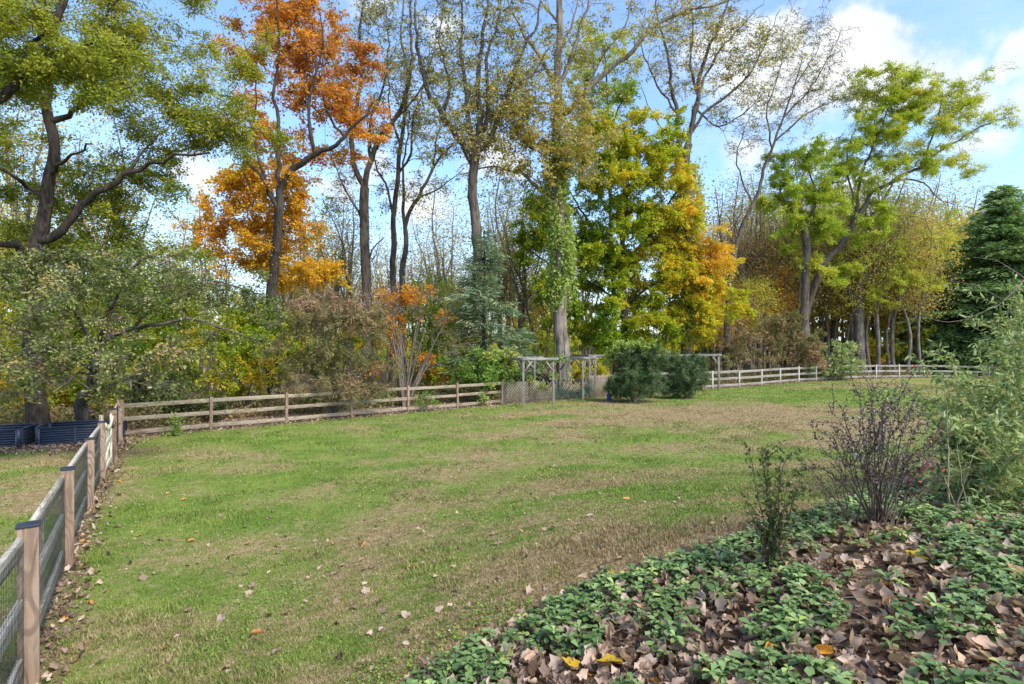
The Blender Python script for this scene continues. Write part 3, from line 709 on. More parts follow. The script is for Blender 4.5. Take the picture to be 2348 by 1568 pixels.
# blue barrel
g = Geo(); prof = [(.0, .13), (.02, .145), (.10, .15), (.12, .158), (.14, .15), (.26, .15), (.28, .158), (.30, .15), (.38, .145), (.40, .13), (.395, .10), (.40, .02)]
k = 22; V = [(r_ * math.cos(2 * PI * i / k), r_ * math.sin(2 * PI * i / k), z_ * 1.1) for z_, r_ in prof for i in range(k)]; V = [(a_ * .8, b_ * .8, c_ * .8) for a_, b_, c_ in V]
Q = [(j * k + i, j * k + (i + 1) % k, (j + 1) * k + (i + 1) % k, (j + 1) * k + i) for j in range(len(prof) - 1) for i in range(k)]
g.add(V, Q); o = g.build('plastic_barrel', M['blue'], None, loc=on(4.80, 28.1), smooth=True); tag(o, 'small blue plastic barrel half hidden at the left of the dark evergreen bush', 'barrel')

# ------------------------------------------------------------------ corrugated raised beds
def raised_bed(label, P0, d, ln, wd, h=.52):
    d = np.array(d) / np.linalg.norm(d); n_ = np.array([-d[1], d[0]]); r = empty('raised_garden_bed', on(*P0), label, 'raised bed', 'corrugated raised beds behind the mesh fence', rz=math.atan2(d[1], d[0]))
    def side(a, b, name='side_panel'):
        a = np.array(a, float); b = np.array(b, float); t_ = (b - a) / np.linalg.norm(b - a); nn = np.array([t_[1], -t_[0]]); g = Geo(); z = np.linspace(.0, h - .02, 90)
        off = .022 * np.sin(z / (h - .02) * 2 * PI * 7.5 + 1.2) ; V = []
        for zz, oo in zip(z, off):
            for p in (a, b): V.append((p[0] + nn[0] * oo, p[1] + nn[1] * oo, zz))
        Q = [(2 * i, 2 * i + 1, 2 * i + 3, 2 * i + 2) for i in range(len(z) - 1)]; g.add(V, Q)
        o = g.build(name, M['steel'], r, smooth=True); sm = o.modifiers.new('thick', 'SOLIDIFY'); sm.thickness = .003
    c = .07
    side((c, 0), (ln - c, 0)); side((ln, c), (ln, wd - c)); side((ln - c, wd), (c, wd)); side((0, wd - c), (0, c))
    for (cx, cy, a0) in ((c, c, PI), (ln - c, c, 1.5 * PI), (ln - c, wd - c, 0), (c, wd - c, .5 * PI)):
        g = Geo(); V = []
        ang = np.linspace(a0, a0 + PI / 2, 8); rr = c + .012
        pts = [(cx + rr * math.cos(a_) + 0, cy + rr * math.sin(a_)) for a_ in ang]
        t0 = (-math.sin(ang[0]), math.cos(ang[0])); t1 = (-math.sin(ang[-1]), math.cos(ang[-1]))
        pts = [(pts[0][0] - t0[0] * .035, pts[0][1] - t0[1] * .035)] + pts + [(pts[-1][0] + t1[0] * .035, pts[-1][1] + t1[1] * .035)]
        V = [(x, y, z) for z in (0, h - .012) for (x, y) in pts]; k = len(pts); Q = [(i, i + 1, k + i + 1, k + i) for i in range(k - 1)]
        g.add(V, Q); o = g.build('corner_plate', M['steel_dark'], r, smooth=True); sm = o.modifiers.new('thick', 'SOLIDIFY'); sm.thickness = .004
        gb = Geo()
        for e, tt in ((pts[0], t0), (pts[-1], t1)):
            for z in np.linspace(.05, h - .06, 7):
                sx = 1 if e is pts[-1] else -1
                q = np.array([e[0] - tt[0] * sx * .016, e[1] - tt[1] * sx * .016]); nn = unit(q - np.array([cx, cy]))
                nn = np.array([tt[1], -tt[0]]) if (np.array([tt[1], -tt[0]]) @ nn) > 0 else -np.array([tt[1], -tt[0]])
                gb.tube(np.array([[*(q), z], [*(q + nn * .012), z]]), .009, 6, True)
        gb.build('bolts', M['bolt'], o)
    g = Geo(); e = .012
    for (a, b) in (((c, -e), (ln - c, -e)), ((ln + e, c), (ln + e, wd - c)), ((ln - c, wd + e), (c, wd + e)), ((-e, wd - c), (-e, c))): g.beam((*a, h - .012), (*b, h - .012), .05, .022)
    g.build('rim', M['steel_dark'], r)
    gb = Geo()
    for s_ in np.arange(.9, ln - .5, .95):
        for z in np.linspace(.05, h - .06, 7): gb.tube(np.array([[s_, -.008, z], [s_, -.024, z]]), .008, 6, True)
    gb.build('bolts', M['bolt'], r)
    g = Geo(); g.box((.03, .03, .02), (ln - .03, wd - .03, h - .16)); g.build('soil', M['soil'], r)
M['soil'] = plain_mat('soil', (.06, .04, .028), .95, 0, .5)
raised_bed('long dark blue corrugated steel bed between the big trunk and the gate', (-13.2, 15.75), (.93, .44), 1.95, 1.15)
raised_bed('dark blue corrugated steel bed cut by the left edge of the picture', (-16.25, 14.55), (.93, .36), 2.95, 1.15)

# ------------------------------------------------------------------ planting bed: pachysandra, dead leaves
def rand_in_bed(n, dmin=1.7, dmax=13, lo=.03):
    x, y, d = polar(n, dmin, dmax); k = (bed_depth(x, y) > lo) & (y < 11.5); return x[k], y[k], d[k]
x, y, d = rand_in_bed(34000); den = .55 * fbm(x * 1.3 + 4, y * 1.3 + 50, 3) + .75 * fbm(x * 3.4, y * 3.4 + 11, 3) - .10 * sst(6.0, 8.5, y)
k = (den > .53 + .24 * rng.random(len(x)) - .18 * (bed_depth(x, y) < .5)); x, y = x[k], y[k]
keep = []; cell = {}
for i in range(len(x)):       # whorls keep a hand's breadth apart
    key = (int(x[i] / .052), int(y[i] / .052))
    if key in cell: continue
    cell[key] = 1; keep.append(i)
x, y = x[keep], y[keep]; n = len(x)
V_ = []; Ti = []; st = Geo()
lf_n = 8
for i in range(n):
    z = float(gz(x[i], y[i])); h = .05 + .08 * rng.random(); c = np.array([x[i] + rng.normal() * .015, y[i] + rng.normal() * .015, z + h]); sz = .038 + .022 * rng.random()
    a0 = rng.random() * 6; m_ = lf_n - int(rng.random() * 3); tl = rng.normal(size=2) * .18
    ti = np.clip(.42 + .18 * rng.normal(), 0, .9)
    if rng.random() < .02: ti = .97
    for j in range(m_):
        a = a0 + j * 2 * PI / m_ * 1.0 + rng.normal() * .15; el = .12 + .3 * rng.random() - (.3 if j % 2 else 0)
        dv = np.array([math.cos(a) * math.cos(el), math.sin(a) * math.cos(el), math.sin(el)]); dv[2] += dv[0] * tl[0] + dv[1] * tl[1]
        sd = np.array([-math.sin(a), math.cos(a), 0]); up = np.cross(dv, sd); up = -up if up[2] < 0 else up
        s_ = sz * (1.0 + .25 * rng.normal()) * (1.15 if j % 2 else .9)
        wv = sd * s_ * .31; b_ = c - np.array([0, 0, .012 * (j % 2)])
        V_ += [b_, b_ + dv * s_ * .45 + wv * .75 + up * .004, b_ + dv * s_ * .78 + wv * 1.05 + up * .002, b_ + dv * s_ - up * .010, b_ + dv * s_ * .78 - wv * 1.05 + up * .002, b_ + dv * s_ * .45 - wv * .75 + up * .004, b_ + dv * s_ * .6 - up * .004]
        t_ = np.clip(ti + .12 * rng.normal() + (.12 if j % 2 == 0 else 0), 0, .96); Ti += [t_] * 3
    V__, Q__ = tube(np.array([[x[i], y[i], z - .01], c]), .0025, 3); st.add(V__, Q__)
b = np.arange(len(V_) // 7)[:, None] * 7
F = np.stack([np.concatenate([b, b + 1, b + 2, b + 6], 1), np.concatenate([b, b + 6, b + 4, b + 5], 1), np.concatenate([b + 6, b + 2, b + 3, b + 4], 1)], 1).reshape(-1, 4)
o = link('ground_cover', make_mesh('ground_cover', np.array(V_), F, M['pachy'], tint=np.array(Ti), smooth=True)); tag(o, 'low evergreen ground cover of whorled green leaves filling the near right bed', 'ground cover', None, 'stuff')
st.build('stem', M['ivy'], o)
def curl_leaf(n, rim=14, seed=0, curl=.5, am=1.0):
    """crumpled lobed dead leaf rolled about its midrib, unit size, centre at origin"""
    r_ = np.random.default_rng(seed); a = np.arange(rim) / rim * 2 * PI; rad = .5 * (1 + .26 * np.cos(a * 5 + .3) * (r_.random(rim) * .8 + .4)) * (1 + .25 * np.cos(a)); ph = r_.random() * 6
    rings = [np.zeros((1, 3))]
    for f in (.35, .7, 1.0):
        x = np.cos(a) * rad * f; y = np.sin(a) * rad * f * .85; z = am * (.07 * np.cos(a * 4 + ph) * f + .05 * np.cos(a * 7 + ph * 2) * f * f + r_.normal(size=rim) * .035 * f)
        rings.append(np.stack([x, y, z], 1))
    V = np.vstack(rings); k = .6 + 4.2 * curl; y = V[:, 1].copy(); z = V[:, 2].copy(); V[:, 1] = np.sin(y * k) / k * (1 - z * k * .5); V[:, 2] = (1 - np.cos(y * k)) / k + z * np.cos(y * k); V[:, 2] += .25 * curl * V[:, 0] ** 2
    i = np.arange(rim); j = (i + 1) % rim; Tr = np.stack([0 * i, 1 + i, 1 + j], 1)
    Q = np.concatenate([np.stack([1 + g * rim + i, 1 + (g + 1) * rim + i, 1 + (g + 1) * rim + j, 1 + g * rim + j], 1) for g in (0, 1)])
    return V, Q, Tr
PRO = [curl_leaf(14, rim=13, seed=k_, curl=c_) for k_, c_ in enumerate((.25, .5, .85, 1.2, .08, .65, .95, .35))]
def litter(x, y, size, lift=.02, tints=None, tilt=.5, pro=PRO, szvar=.35):
    vs, qs, ts, tq, tt = [], [], [], [], []; n0 = 0
    x = np.asarray(x); z = gz(x, y); n = len(x); s_ = size * (1 + szvar * (rng.random(n) * 2 - 1)); a = rng.random(n) * 2 * PI; tx = rng.normal(size=n) * tilt; ty = rng.normal(size=n) * tilt; which = rng.integers(0, len(pro), n)
    ti = tints if tints is not None else np.clip(rng.normal(.42, .27, n), 0, .85) + (rng.random(n) < .05) * .3
    lf_ = lift * rng.random(n)
    for w_i, (V, Q, Tr) in enumerate(pro):
        k = np.where(which == w_i)[0]
        if not len(k): continue
        ca, sa = np.cos(a[k])[:, None], np.sin(a[k])[:, None]; vx, vy, vz = V[:, 0][None], V[:, 1][None], V[:, 2][None] * (1 + .3 * rng.normal(size=(len(k), 1)))
        cx_, sx_ = np.cos(tx[k])[:, None], np.sin(tx[k])[:, None]; vy, vz = vy * cx_ - vz * sx_, vy * sx_ + vz * cx_
        cy_, sy_ = np.cos(ty[k])[:, None], np.sin(ty[k])[:, None]; vx, vz = vx * cy_ + vz * sy_, -vx * sy_ + vz * cy_
        vx, vy = vx * ca - vy * sa, vx * sa + vy * ca; sk = s_[k][:, None]
        mn = (vz * sk).min(1, keepdims=True)
        P = np.stack([x[k][:, None] + vx * sk, y[k][:, None] + vy * sk, (z[k] + lf_[k])[:, None] + vz * sk - mn * .8], -1)
        m_ = V.shape[0]; off = n0 + np.arange(len(k))[:, None, None] * m_
        vs.append(P.reshape(-1, 3)); qs.append((Q[None] + off).reshape(-1, 4)); ts.append((Tr[None] + off).reshape(-1, 3)); tq.append(np.repeat(ti[k], len(Q))); tt.append(np.repeat(ti[k], len(Tr))); n0 += len(k) * m_
    return np.concatenate(vs), [np.concatenate(qs), np.concatenate(ts)], np.concatenate([np.concatenate(tq), np.concatenate(tt)])
x, y, d = rand_in_bed(26000, lo=-.12)
V, F, ti = litter(x, y, .068, lift=.06, tilt=.5, szvar=.5)
o = link('leaf_litter', make_mesh('leaf_litter', V, F, M['litter'], tint=ti, smooth=True)); tag(o, 'curled brown dead leaves lying thick between the ground cover plants', 'leaf litter', None, 'stuff')
# litter along fences and under the trees
xs, ys = [], []
for a, b in zip(EDGE[:-1], EDGE[1:]):
    n = int(np.linalg.norm(b - a) * (62 if a[1] < 12 else 60)); u = rng.random(n)[:, None]; q = a + (b - a) * u; d_ = (b - a) / np.linalg.norm(b - a); nn = np.array([-d_[1], d_[0]])
    q = q - nn * (np.abs(rng.normal(size=n)) * (.20 if a[1] < 14 else .34) - .10)[:, None]; xs.append(q[:, 0]); ys.append(q[:, 1])
for _ in range(1):
    n = 2600; xs.append(rng.uniform(-18, -10.6, n)); ys.append(15.2 + .25 * (xs[-1] + 13.5) + rng.normal(size=n) * .45)
    n = 5000; q = rng.random(n); xx = -11.5 + 34 * q; xs.append(xx); ys.append(np.interp(xx, [p[0] for p in RF] + [5.1, 8.3] + [p[0] for p in FR[1:8]], [p[1] for p in RF] + [30.6, 33.6] + [p[1] for p in FR[1:8]]) + rng.random(n) * 2.4)
x = np.concatenate(xs); y = np.concatenate(ys)
V, F, ti = litter(x, y, .058, lift=.03, tilt=.6, szvar=.5)
o = link('leaf_litter', make_mesh('fence_litter', V, F, M['litter'], tint=ti, smooth=True)); tag(o, 'brown fallen leaves drifted along the foot of the fences', 'leaf litter', None, 'stuff')
# scattered small leaf scraps over the lawn
x, y, d = polar(2600, 3, 45, 44); k = (beyond(x, y) < -.3) & (bed_depth(x, y) < -.1) & (fbm(x * .35 + 20, y * .35, 3) > rng.random(len(x)) * .7 + .05); x, y, d = x[k], y[k], d[k]
V, F, ti = litter(x, y, .045, lift=.02, tilt=.4)
o = link('leaf_scraps', make_mesh('leaf_scraps', V, F, M['litter'], tint=ti, smooth=True)); tag(o, 'small scraps of dry leaf scattered thinly over the whole lawn', 'leaf litter', None, 'stuff')
# single fallen leaves one can count on the lawn
def single_leaf(name, pro, tints, size, mat='litter'):
    V, Q, Tr = pro; V = V * size; V[:, 2] -= V[:, 2].min() * .7
    return make_mesh(name, V, [Q, Tr], M[mat], tint=np.full(len(Q) + len(Tr), tints))
KINDS = [('dry brown fallen leaf curled on the mown lawn', .35, 'brown leaves lying on the lawn'), ('pale tan fallen leaf lying on the mown lawn', .60, 'tan leaves lying on the lawn'), ('rusty orange fallen leaf lying on the mown lawn', .92, 'rust leaves lying on the lawn')]
LM = [[single_leaf('fallen_leaf', PRO[i], t_, .085) for i in (0, 1, 2, 4)] for (_, t_, _) in KINDS]
SPOTS = [(450, 1222), (478, 1253), (563, 1251), (889, 1251), (940, 1225), (1140, 1250), (1120, 1073), (930, 1135), (617, 1190), (372, 1495), (655, 1410), (783, 1300), (1100, 1165), (1170, 1185), (880, 1405), (700, 1385),
         (320, 1230), (372, 1240), (268, 1210), (385, 1132), (505, 1185), (680, 1193), (765, 1250), (840, 1360), (960, 1215), (735, 1305), (630, 1500), (590, 1460), (175, 1520), (315, 1200), (430, 1405), (1035, 1095), (1350, 1185), (1395, 1140), (1278, 1120), (1420, 1285), (1600, 1255)]
rs = np.random.default_rng(5)
for _ in range(95):
    SPOTS.append((rs.uniform(180, 1900), 930 + 500 * rs.random() ** 1.3))
nl = 0
for (px, py) in SPOTS:
    q = G(px, py)
    if bed_depth(q[0], q[1]) > -.15 or beyond(q[0], q[1]) > -.4 or soil_f(q[0], q[1]) > .5: continue
    kd = int(rs.choice(3, p=[.5, .33, .17])); lab, _, grp = KINDS[kd]
    o = link('fallen_leaf', LM[kd][rs.integers(0, 4)], None, q + np.array([0, 0, .012])); o.rotation_euler = (rs.normal() * .3, rs.normal() * .3, rs.random() * 6.28)
    s_ = .75 + .55 * rs.random(); o.scale = (s_, s_, s_); tag(o, lab, 'leaf', grp)
def big_leaf(px, py, size, t_, label, mat='yellow', seed=3):
    V, Q, Tr = curl_leaf(15, rim=15, seed=seed, curl=.12, am=.25)
    q = G(px, py); me = single_leaf('fallen_leaf', (V, Q, Tr), t_, size, mat); o = link('fallen_leaf', me, None, q + np.array([0, 0, .07])); o.rotation_euler = (.25, .1, seed); tag(o, label, 'leaf')
big_leaf(1405, 1545, .15, .95, 'large bright orange leaf on the brown litter at the bottom edge', seed=3)
big_leaf(1155, 1522, .10, .5, 'bright yellow lobed leaf near the bottom left tip of the planting bed', seed=5)
big_leaf(1310, 1555, .12, 1.0, 'deep orange leaf at the bottom edge, left of the large orange leaf', seed=8)
big_leaf(2298, 1168, .11, .45, 'round yellow leaf beside the silvery green bush at the right', seed=9)
big_leaf(2095, 1300, .12, .9, 'orange leaf in the ground cover below the dark red shrub', seed=12)
# a fallen twig in the bed
g = Geo(); a, b_ = G(1830, 1395), G(1990, 1475); pts = [a + (b_ - a) * u + np.array([0, 0, .10 + .02 * math.sin(u * 9)]) for u in np.linspace(0, 1, 9)]
base = pts[0].copy(); g.tube(np.array(pts) - base, np.linspace(.008, .004, 9), 5, True); g.tube(np.array([pts[4], pts[4] + [.08, .03, .05], pts[4] + [.2, .02, .06]]) - base, .003, 4)
tag(g.build('fallen_twig', M['twig'], None, loc=base), 'thin brown twig lying across the ground cover', 'twig')

# ------------------------------------------------------------------ trees named in the photo
# 1 big green tree at the left
tree('maple_tree', 'large dark-limbed tree with olive green crown overhanging the left side', 'tree', None, 18.2,
     ([(88, 930), (80, 850), (72, 720), (80, 600), (98, 520), (112, 460), (112, 400), (127, 340), (118, 280), (107, 235), (112, 180), (112, 120), (128, 50), (150, -30), (160, -120)], .30, .07),
     [([(105, 560), (140, 530), (165, 495), (200, 458), (240, 425), (290, 398), (340, 378), (400, 360), (480, 350)], .15, .03),
      ([(118, 285), (150, 262), (185, 240), (205, 215), (240, 200), (300, 170)], .10, .03),
      ([(112, 470), (60, 430), (20, 400, -1), (-40, 380, -1)], .09, .03),
      ([(110, 175), (95, 110), (85, 40), (70, -40)], .08, .03), ([(112, 90), (145, 20), (165, -50)], .07, .03),
      ([(85, 640), (40, 560, -2), (0, 560, -3), (-60, 500, -4)], .16, .05),
      ([(112, 130), (180, 135), (220, 90), (250, 30), (300, -40)], .08, .02), ([(280, 400), (330, 340, 1), (370, 300, 1)], .06, .02), ([(112, 400), (170, 350, -2), (210, 330, -3)], .06, .02)],
     [(90, 60, 170, 120, 60, .5, 1.2), (60, 190, 150, 60, 45, .42, -1), (30, 330, 120, 70, 22, .45, 1.2), (230, 60, 140, 90, 50, .52, 1.2), (350, 40, 130, 90, 45, .58, 1.2), (330, 170, 130, 60, 45, .45, 1.2),
      (250, 120, 120, 60, 30, .55, -1), (420, 220, 90, 50, 22, .5, 1.2), (450, 290, 130, 55, 50, .45, 1.2), (540, 310, 90, 45, 28, .5, 1.2), (360, 300, 110, 60, 22, .38, 1.2), (230, 400, 130, 60, 30, .33, 1.2), (330, 420, 90, 50, 18, .35, 1.2),
      (60, 480, 130, 80, 45, .35, 1.2), (180, 530, 140, 80, 45, .33, 1.2), (300, 520, 120, 70, 28, .42, 1.2), (100, 620, 150, 70, 45, .4, 2), (250, 640, 140, 70, 30, .38, 2), (575, 140, 60, 45, 20, .62, 4), (470, 130, 70, 60, 10, .6, 2), (160, 430, 90, 60, 15, .3, 1.2), (-80, 250, 100, 250, 50, .45, 1.2)],
     'green', 'bark_dark', lsize=.125, nleaf=46, spread=.48, seed=3, asp=.45, tsd=.13, droop=.35, rt=.008)
# second big limb reaching in from the left edge
tree('maple_tree', 'dark leaning trunk entering at the left edge with pale green foliage above it', 'tree', (-17.5, 15.2), 13.5,
     ([(-250, 600, 1), (-160, 420), (-60, 280), (0, 222), (40, 185), (66, 160)], .19, .09),
     [([(66, 160), (110, 130), (150, 108), (190, 100), (230, 95)], .07, .02), ([(0, 100), (-60, 60)], .07, .02), ([(40, 185), (60, 120), (90, 70), (100, -20)], .07, .02), ([(-60, 280), (-20, 120), (10, 40), (60, -30)], .08, .02)],
     [(60, 150, 120, 35, 40, .38), (150, 130, 120, 40, 35, .45), (40, 40, 90, 60, 22, .5), (0, 220, 60, 60, 12, .42), (200, 190, 90, 30, 14, .42)],
     'green', 'bark_dark', lsize=.12, nleaf=42, spread=.28, seed=5, asp=.42, droop=.4)
# 2 pale-leaved fruit tree in front
tree('crabapple_tree', 'low spreading tree with drooping pale olive leaves and silvery twigs, right of the raised bed', 'tree', (-13.9, 18.9), 17.6,
     ([(190, 925, 1), (203, 895), (212, 860), (222, 820), (240, 780), (262, 740)], .24, .09),
     [([(262, 780), (300, 760), (340, 748, -1), (390, 735, -1), (440, 733, -1), (500, 750, -1), (560, 770, -1)], .09, .02), ([(225, 830), (180, 740, -1), (150, 700, -2), (110, 660, -2)], .09, .02),
      ([(215, 850), (160, 810, -2), (90, 800, -3), (20, 830, -3.5)], .08, .02), ([(225, 800), (250, 700, -2), (300, 620, -2), (340, 590, -2)], .08, .02),
      ([(215, 850), (250, 830, -3), (280, 860, -4), (300, 890, -4.3)], .06, .015), ([(205, 880), (190, 850, -3), (150, 880, -4), (120, 900, -4.5)], .05, .012), ([(280, 760), (400, 690, -1), (500, 650), (580, 670)], .07, .015)],
     [(120, 640, 130, 60, 55, .5, -3), (60, 720, 110, 60, 42, .52, -4), (260, 620, 130, 50, 55, .45, -3), (400, 640, 120, 45, 42, .42, -1), (520, 680, 100, 45, 38, .38, 0), (600, 690, 50, 35, 14, .38, 0),
      (180, 730, 120, 50, 36, .5, -3), (320, 700, 110, 45, 28, .45, -2), (90, 820, 110, 50, 36, .62, -4), (230, 820, 100, 50, 30, .58, -4), (330, 810, 80, 40, 20, .68, -4), (370, 870, 60, 28, 9, .5, -4),
      (150, 880, 120, 28, 13, .6, -4), (20, 880, 60, 30, 8, .55, -4), (450, 760, 70, 30, 8, .45, -1), (590, 760, 50, 30, 7, .42, -1), (250, 900, 60, 22, 5, .55, -4), (20, 640, 60, 70, 18, .48, -3)],
     'apple', 'bark_grey', lsize=.105, nleaf=14, spread=.24, seed=8, asp=.5, six=True, droop=1.1, rt=.010, minz=1.0, up=.0, upn=0.1, tsd=.17)
# 3 orange and gold maple
tree('maple_tree', 'tall maple turning orange at the top and golden yellow below', 'tree', (-11.3, 27.0), 27.0,
     ([(624, 740), (625, 650), (632, 600), (634, 540), (640, 482)], .30, .20),
     [([(640, 482), (622, 450), (604, 425), (585, 390), (562, 360)], .15, .05), ([(640, 482), (645, 440), (660, 400), (688, 378), (720, 350), (752, 338), (780, 325), (800, 300), (840, 262), (855, 235)], .20, .04), ([(640, 482), (640, 420), (636, 380), (640, 300), (630, 200), (640, 80), (630, -20)], .13, .03),
      ([(785, 322), (770, 290), (745, 230), (725, 180)], .08, .02), ([(720, 350), (705, 270), (715, 200), (740, 100), (730, 20)], .10, .02), ([(600, 420), (580, 300), (590, 200), (560, 100)], .07, .02)],
     [(640, 30, 90, 50, 70, .42, 1.2), (620, -60, 100, 60, 30, .42, 1.2), (700, 70, 90, 60, 55, .33, 1.2), (570, 110, 60, 50, 22, .35, 1.2), (680, 140, 80, 50, 38, .3, 1.2), (770, 170, 80, 60, 45, .22, 1.2), (740, 240, 80, 50, 30, .32, 1.2), (820, 250, 60, 60, 32, .38, 1.2), (780, 320, 60, 40, 16, .5, 1.2),
      (650, 230, 60, 60, 18, .38, 1.2), (600, 280, 70, 50, 20, .45, 1.2), (560, 250, 50, 60, 12, .35, 1.2), (640, 330, 80, 40, 28, .6, 1.2), (560, 410, 60, 40, 42, .76, 1.2), (620, 430, 80, 50, 55, .76, 1.2), (680, 450, 50, 40, 26, .78, 1.2), (530, 470, 60, 40, 30, .72, 1.2), (500, 540, 60, 35, 32, .70, 1.2), (590, 540, 80, 50, 50, .80, 1.2), (660, 540, 60, 50, 38, .82, 1.2),
      (570, 610, 60, 40, 28, .72, 1.2), (640, 610, 80, 45, 42, .86, 1.2), (710, 630, 60, 30, 24, .86, 1.2), (470, 590, 40, 30, 8, .7, 1.2), (760, 610, 30, 30, 6, .8, 1.2)],
     'orange', 'bark_dark', lsize=.16, nleaf=27, spread=.46, seed=12, asp=.75, tsd=.15, minz=4.0)
# 4-6 tall half-bare tulip trees in the middle
tree('tulip_tree', 'straight dark trunk forking high, first of the half-bare trees right of the orange maple', 'tree', None, 34,
     ([(840, 712), (838, 600), (834, 500), (836, 430)], .30, .26),
     [([(836, 430), (815, 390), (805, 330), (812, 260), (830, 180), (822, 90), (835, 0), (830, -80)], .17, .03), ([(836, 430), (848, 370), (868, 320), (905, 270), (930, 215), (945, 130), (940, 40), (950, -60)], .19, .03), ([(838, 540), (820, 480), (790, 430), (770, 380), (745, 330)], .09, .02), ([(850, 360), (850, 280), (880, 200), (890, 100), (880, 0)], .10, .02), ([(905, 270), (960, 220), (985, 150), (1000, 80)], .07, .02), ([(836, 640), (850, 575), (880, 545)], .08, .03)],
     [(830, 60, 70, 140, 60, .45), (930, 60, 70, 130, 50, .42), (880, 200, 80, 90, 45, .5), (780, 180, 50, 120, 30, .42), (970, 180, 50, 80, 22, .45), (800, 380, 60, 60, 18, .5), (880, 330, 60, 70, 22, .52), (760, 450, 50, 60, 14, .5)],
     'sparse', 'bark', lsize=.16, nleaf=17, twm=2.6, spread=.5, seed=21, asp=.8, rt=.013, minz=7)
tree('tulip_tree', 'twin-stemmed half-bare tree with upright limbs, left of the blue-green pine', 'tree', None, 36,
     ([(902, 690), (900, 600), (904, 500), (910, 420), (918, 330), (928, 260), (935, 180), (920, 90), (925, 0)], .27, .04),
     [([(904, 500), (890, 440), (865, 390), (850, 330), (838, 260)], .09, .02), ([(912, 400), (940, 350), (950, 260), (975, 190), (985, 100)], .09, .02), ([(918, 330), (895, 270), (890, 200), (880, 130)], .08, .02)],
     [(910, 150, 60, 120, 34, .45), (860, 300, 50, 60, 16, .45), (960, 280, 50, 80, 22, .5), (930, 420, 50, 60, 14, .55), (870, 430, 40, 50, 8, .5)],
     'sparse', 'bark', lsize=.16, nleaf=15, twm=2.6, spread=.5, seed=22, asp=.8, rt=.013, minz=8)
tree('tulip_tree', 'bare leaning tree close behind the twin-stemmed one, its limbs sweeping up to the right', 'tree', None, 37,
     ([(920, 690), (922, 620), (930, 560), (932, 500), (960, 450), (985, 400), (1010, 360), (1040, 330)], .30, .06),
     [([(930, 560), (925, 480), (925, 400), (930, 330), (940, 250)], .14, .02), ([(985, 400), (1000, 330), (1010, 260), (1040, 180)], .08, .02), ([(960, 450), (1010, 430), (1060, 390)], .06, .02)],
     [(1010, 330, 60, 70, 26, .55), (950, 300, 50, 70, 16, .5), (1050, 230, 40, 80, 16, .5), (1000, 440, 50, 50, 12, .6)],
     'sparse', 'bark_grey', lsize=.16, nleaf=17, twm=2.6, spread=.5, seed=23, asp=.8, rt=.013, minz=7)
tree('tulip_tree', 'great straight trunk with many rising limbs, standing behind the blue-green pine', 'tree', None, 31,
     ([(1090, 800), (1092, 700), (1095, 600), (1088, 500), (1084, 430), (1086, 380), (1095, 320)], .40, .22),
     [([(1086, 380), (1060, 330), (1020, 270), (985, 220), (965, 150), (950, 60), (955, -60)], .18, .03), ([(1090, 340), (1072, 270), (1070, 200), (1055, 130), (1060, 60), (1050, -60)], .16, .03), ([(1095, 320), (1100, 260), (1098, 180), (1105, 80), (1120, 10), (1110, -60)], .18, .03),
      ([(1095, 320), (1118, 270), (1120, 200), (1115, 140), (1135, 70), (1150, -20)], .14, .03), ([(1090, 360), (1120, 320), (1150, 250), (1175, 180), (1200, 110), (1235, 50), (1240, -40)], .15, .03), ([(1020, 270), (1030, 200), (1010, 100), (1015, 0)], .09, .02), ([(1150, 250), (1190, 200), (1240, 150), (1270, 100)], .08, .02)],
     [(1000, 100, 80, 130, 60, .42), (1080, 60, 80, 120, 60, .42), (1160, 60, 80, 120, 45, .45), (1040, 230, 70, 80, 38, .5), (1140, 230, 80, 70, 65, .52, 0, 1.8), (1180, 290, 60, 60, 34, .58, 0, 1.8), (1090, 350, 90, 60, 32, .6), (1200, 180, 70, 70, 32, .5), (1040, 330, 60, 50, 18, .6)],
     'sparse', 'bark', lsize=.16, nleaf=18, twm=2.6, spread=.5, seed=24, asp=.8, rt=.013, minz=8)
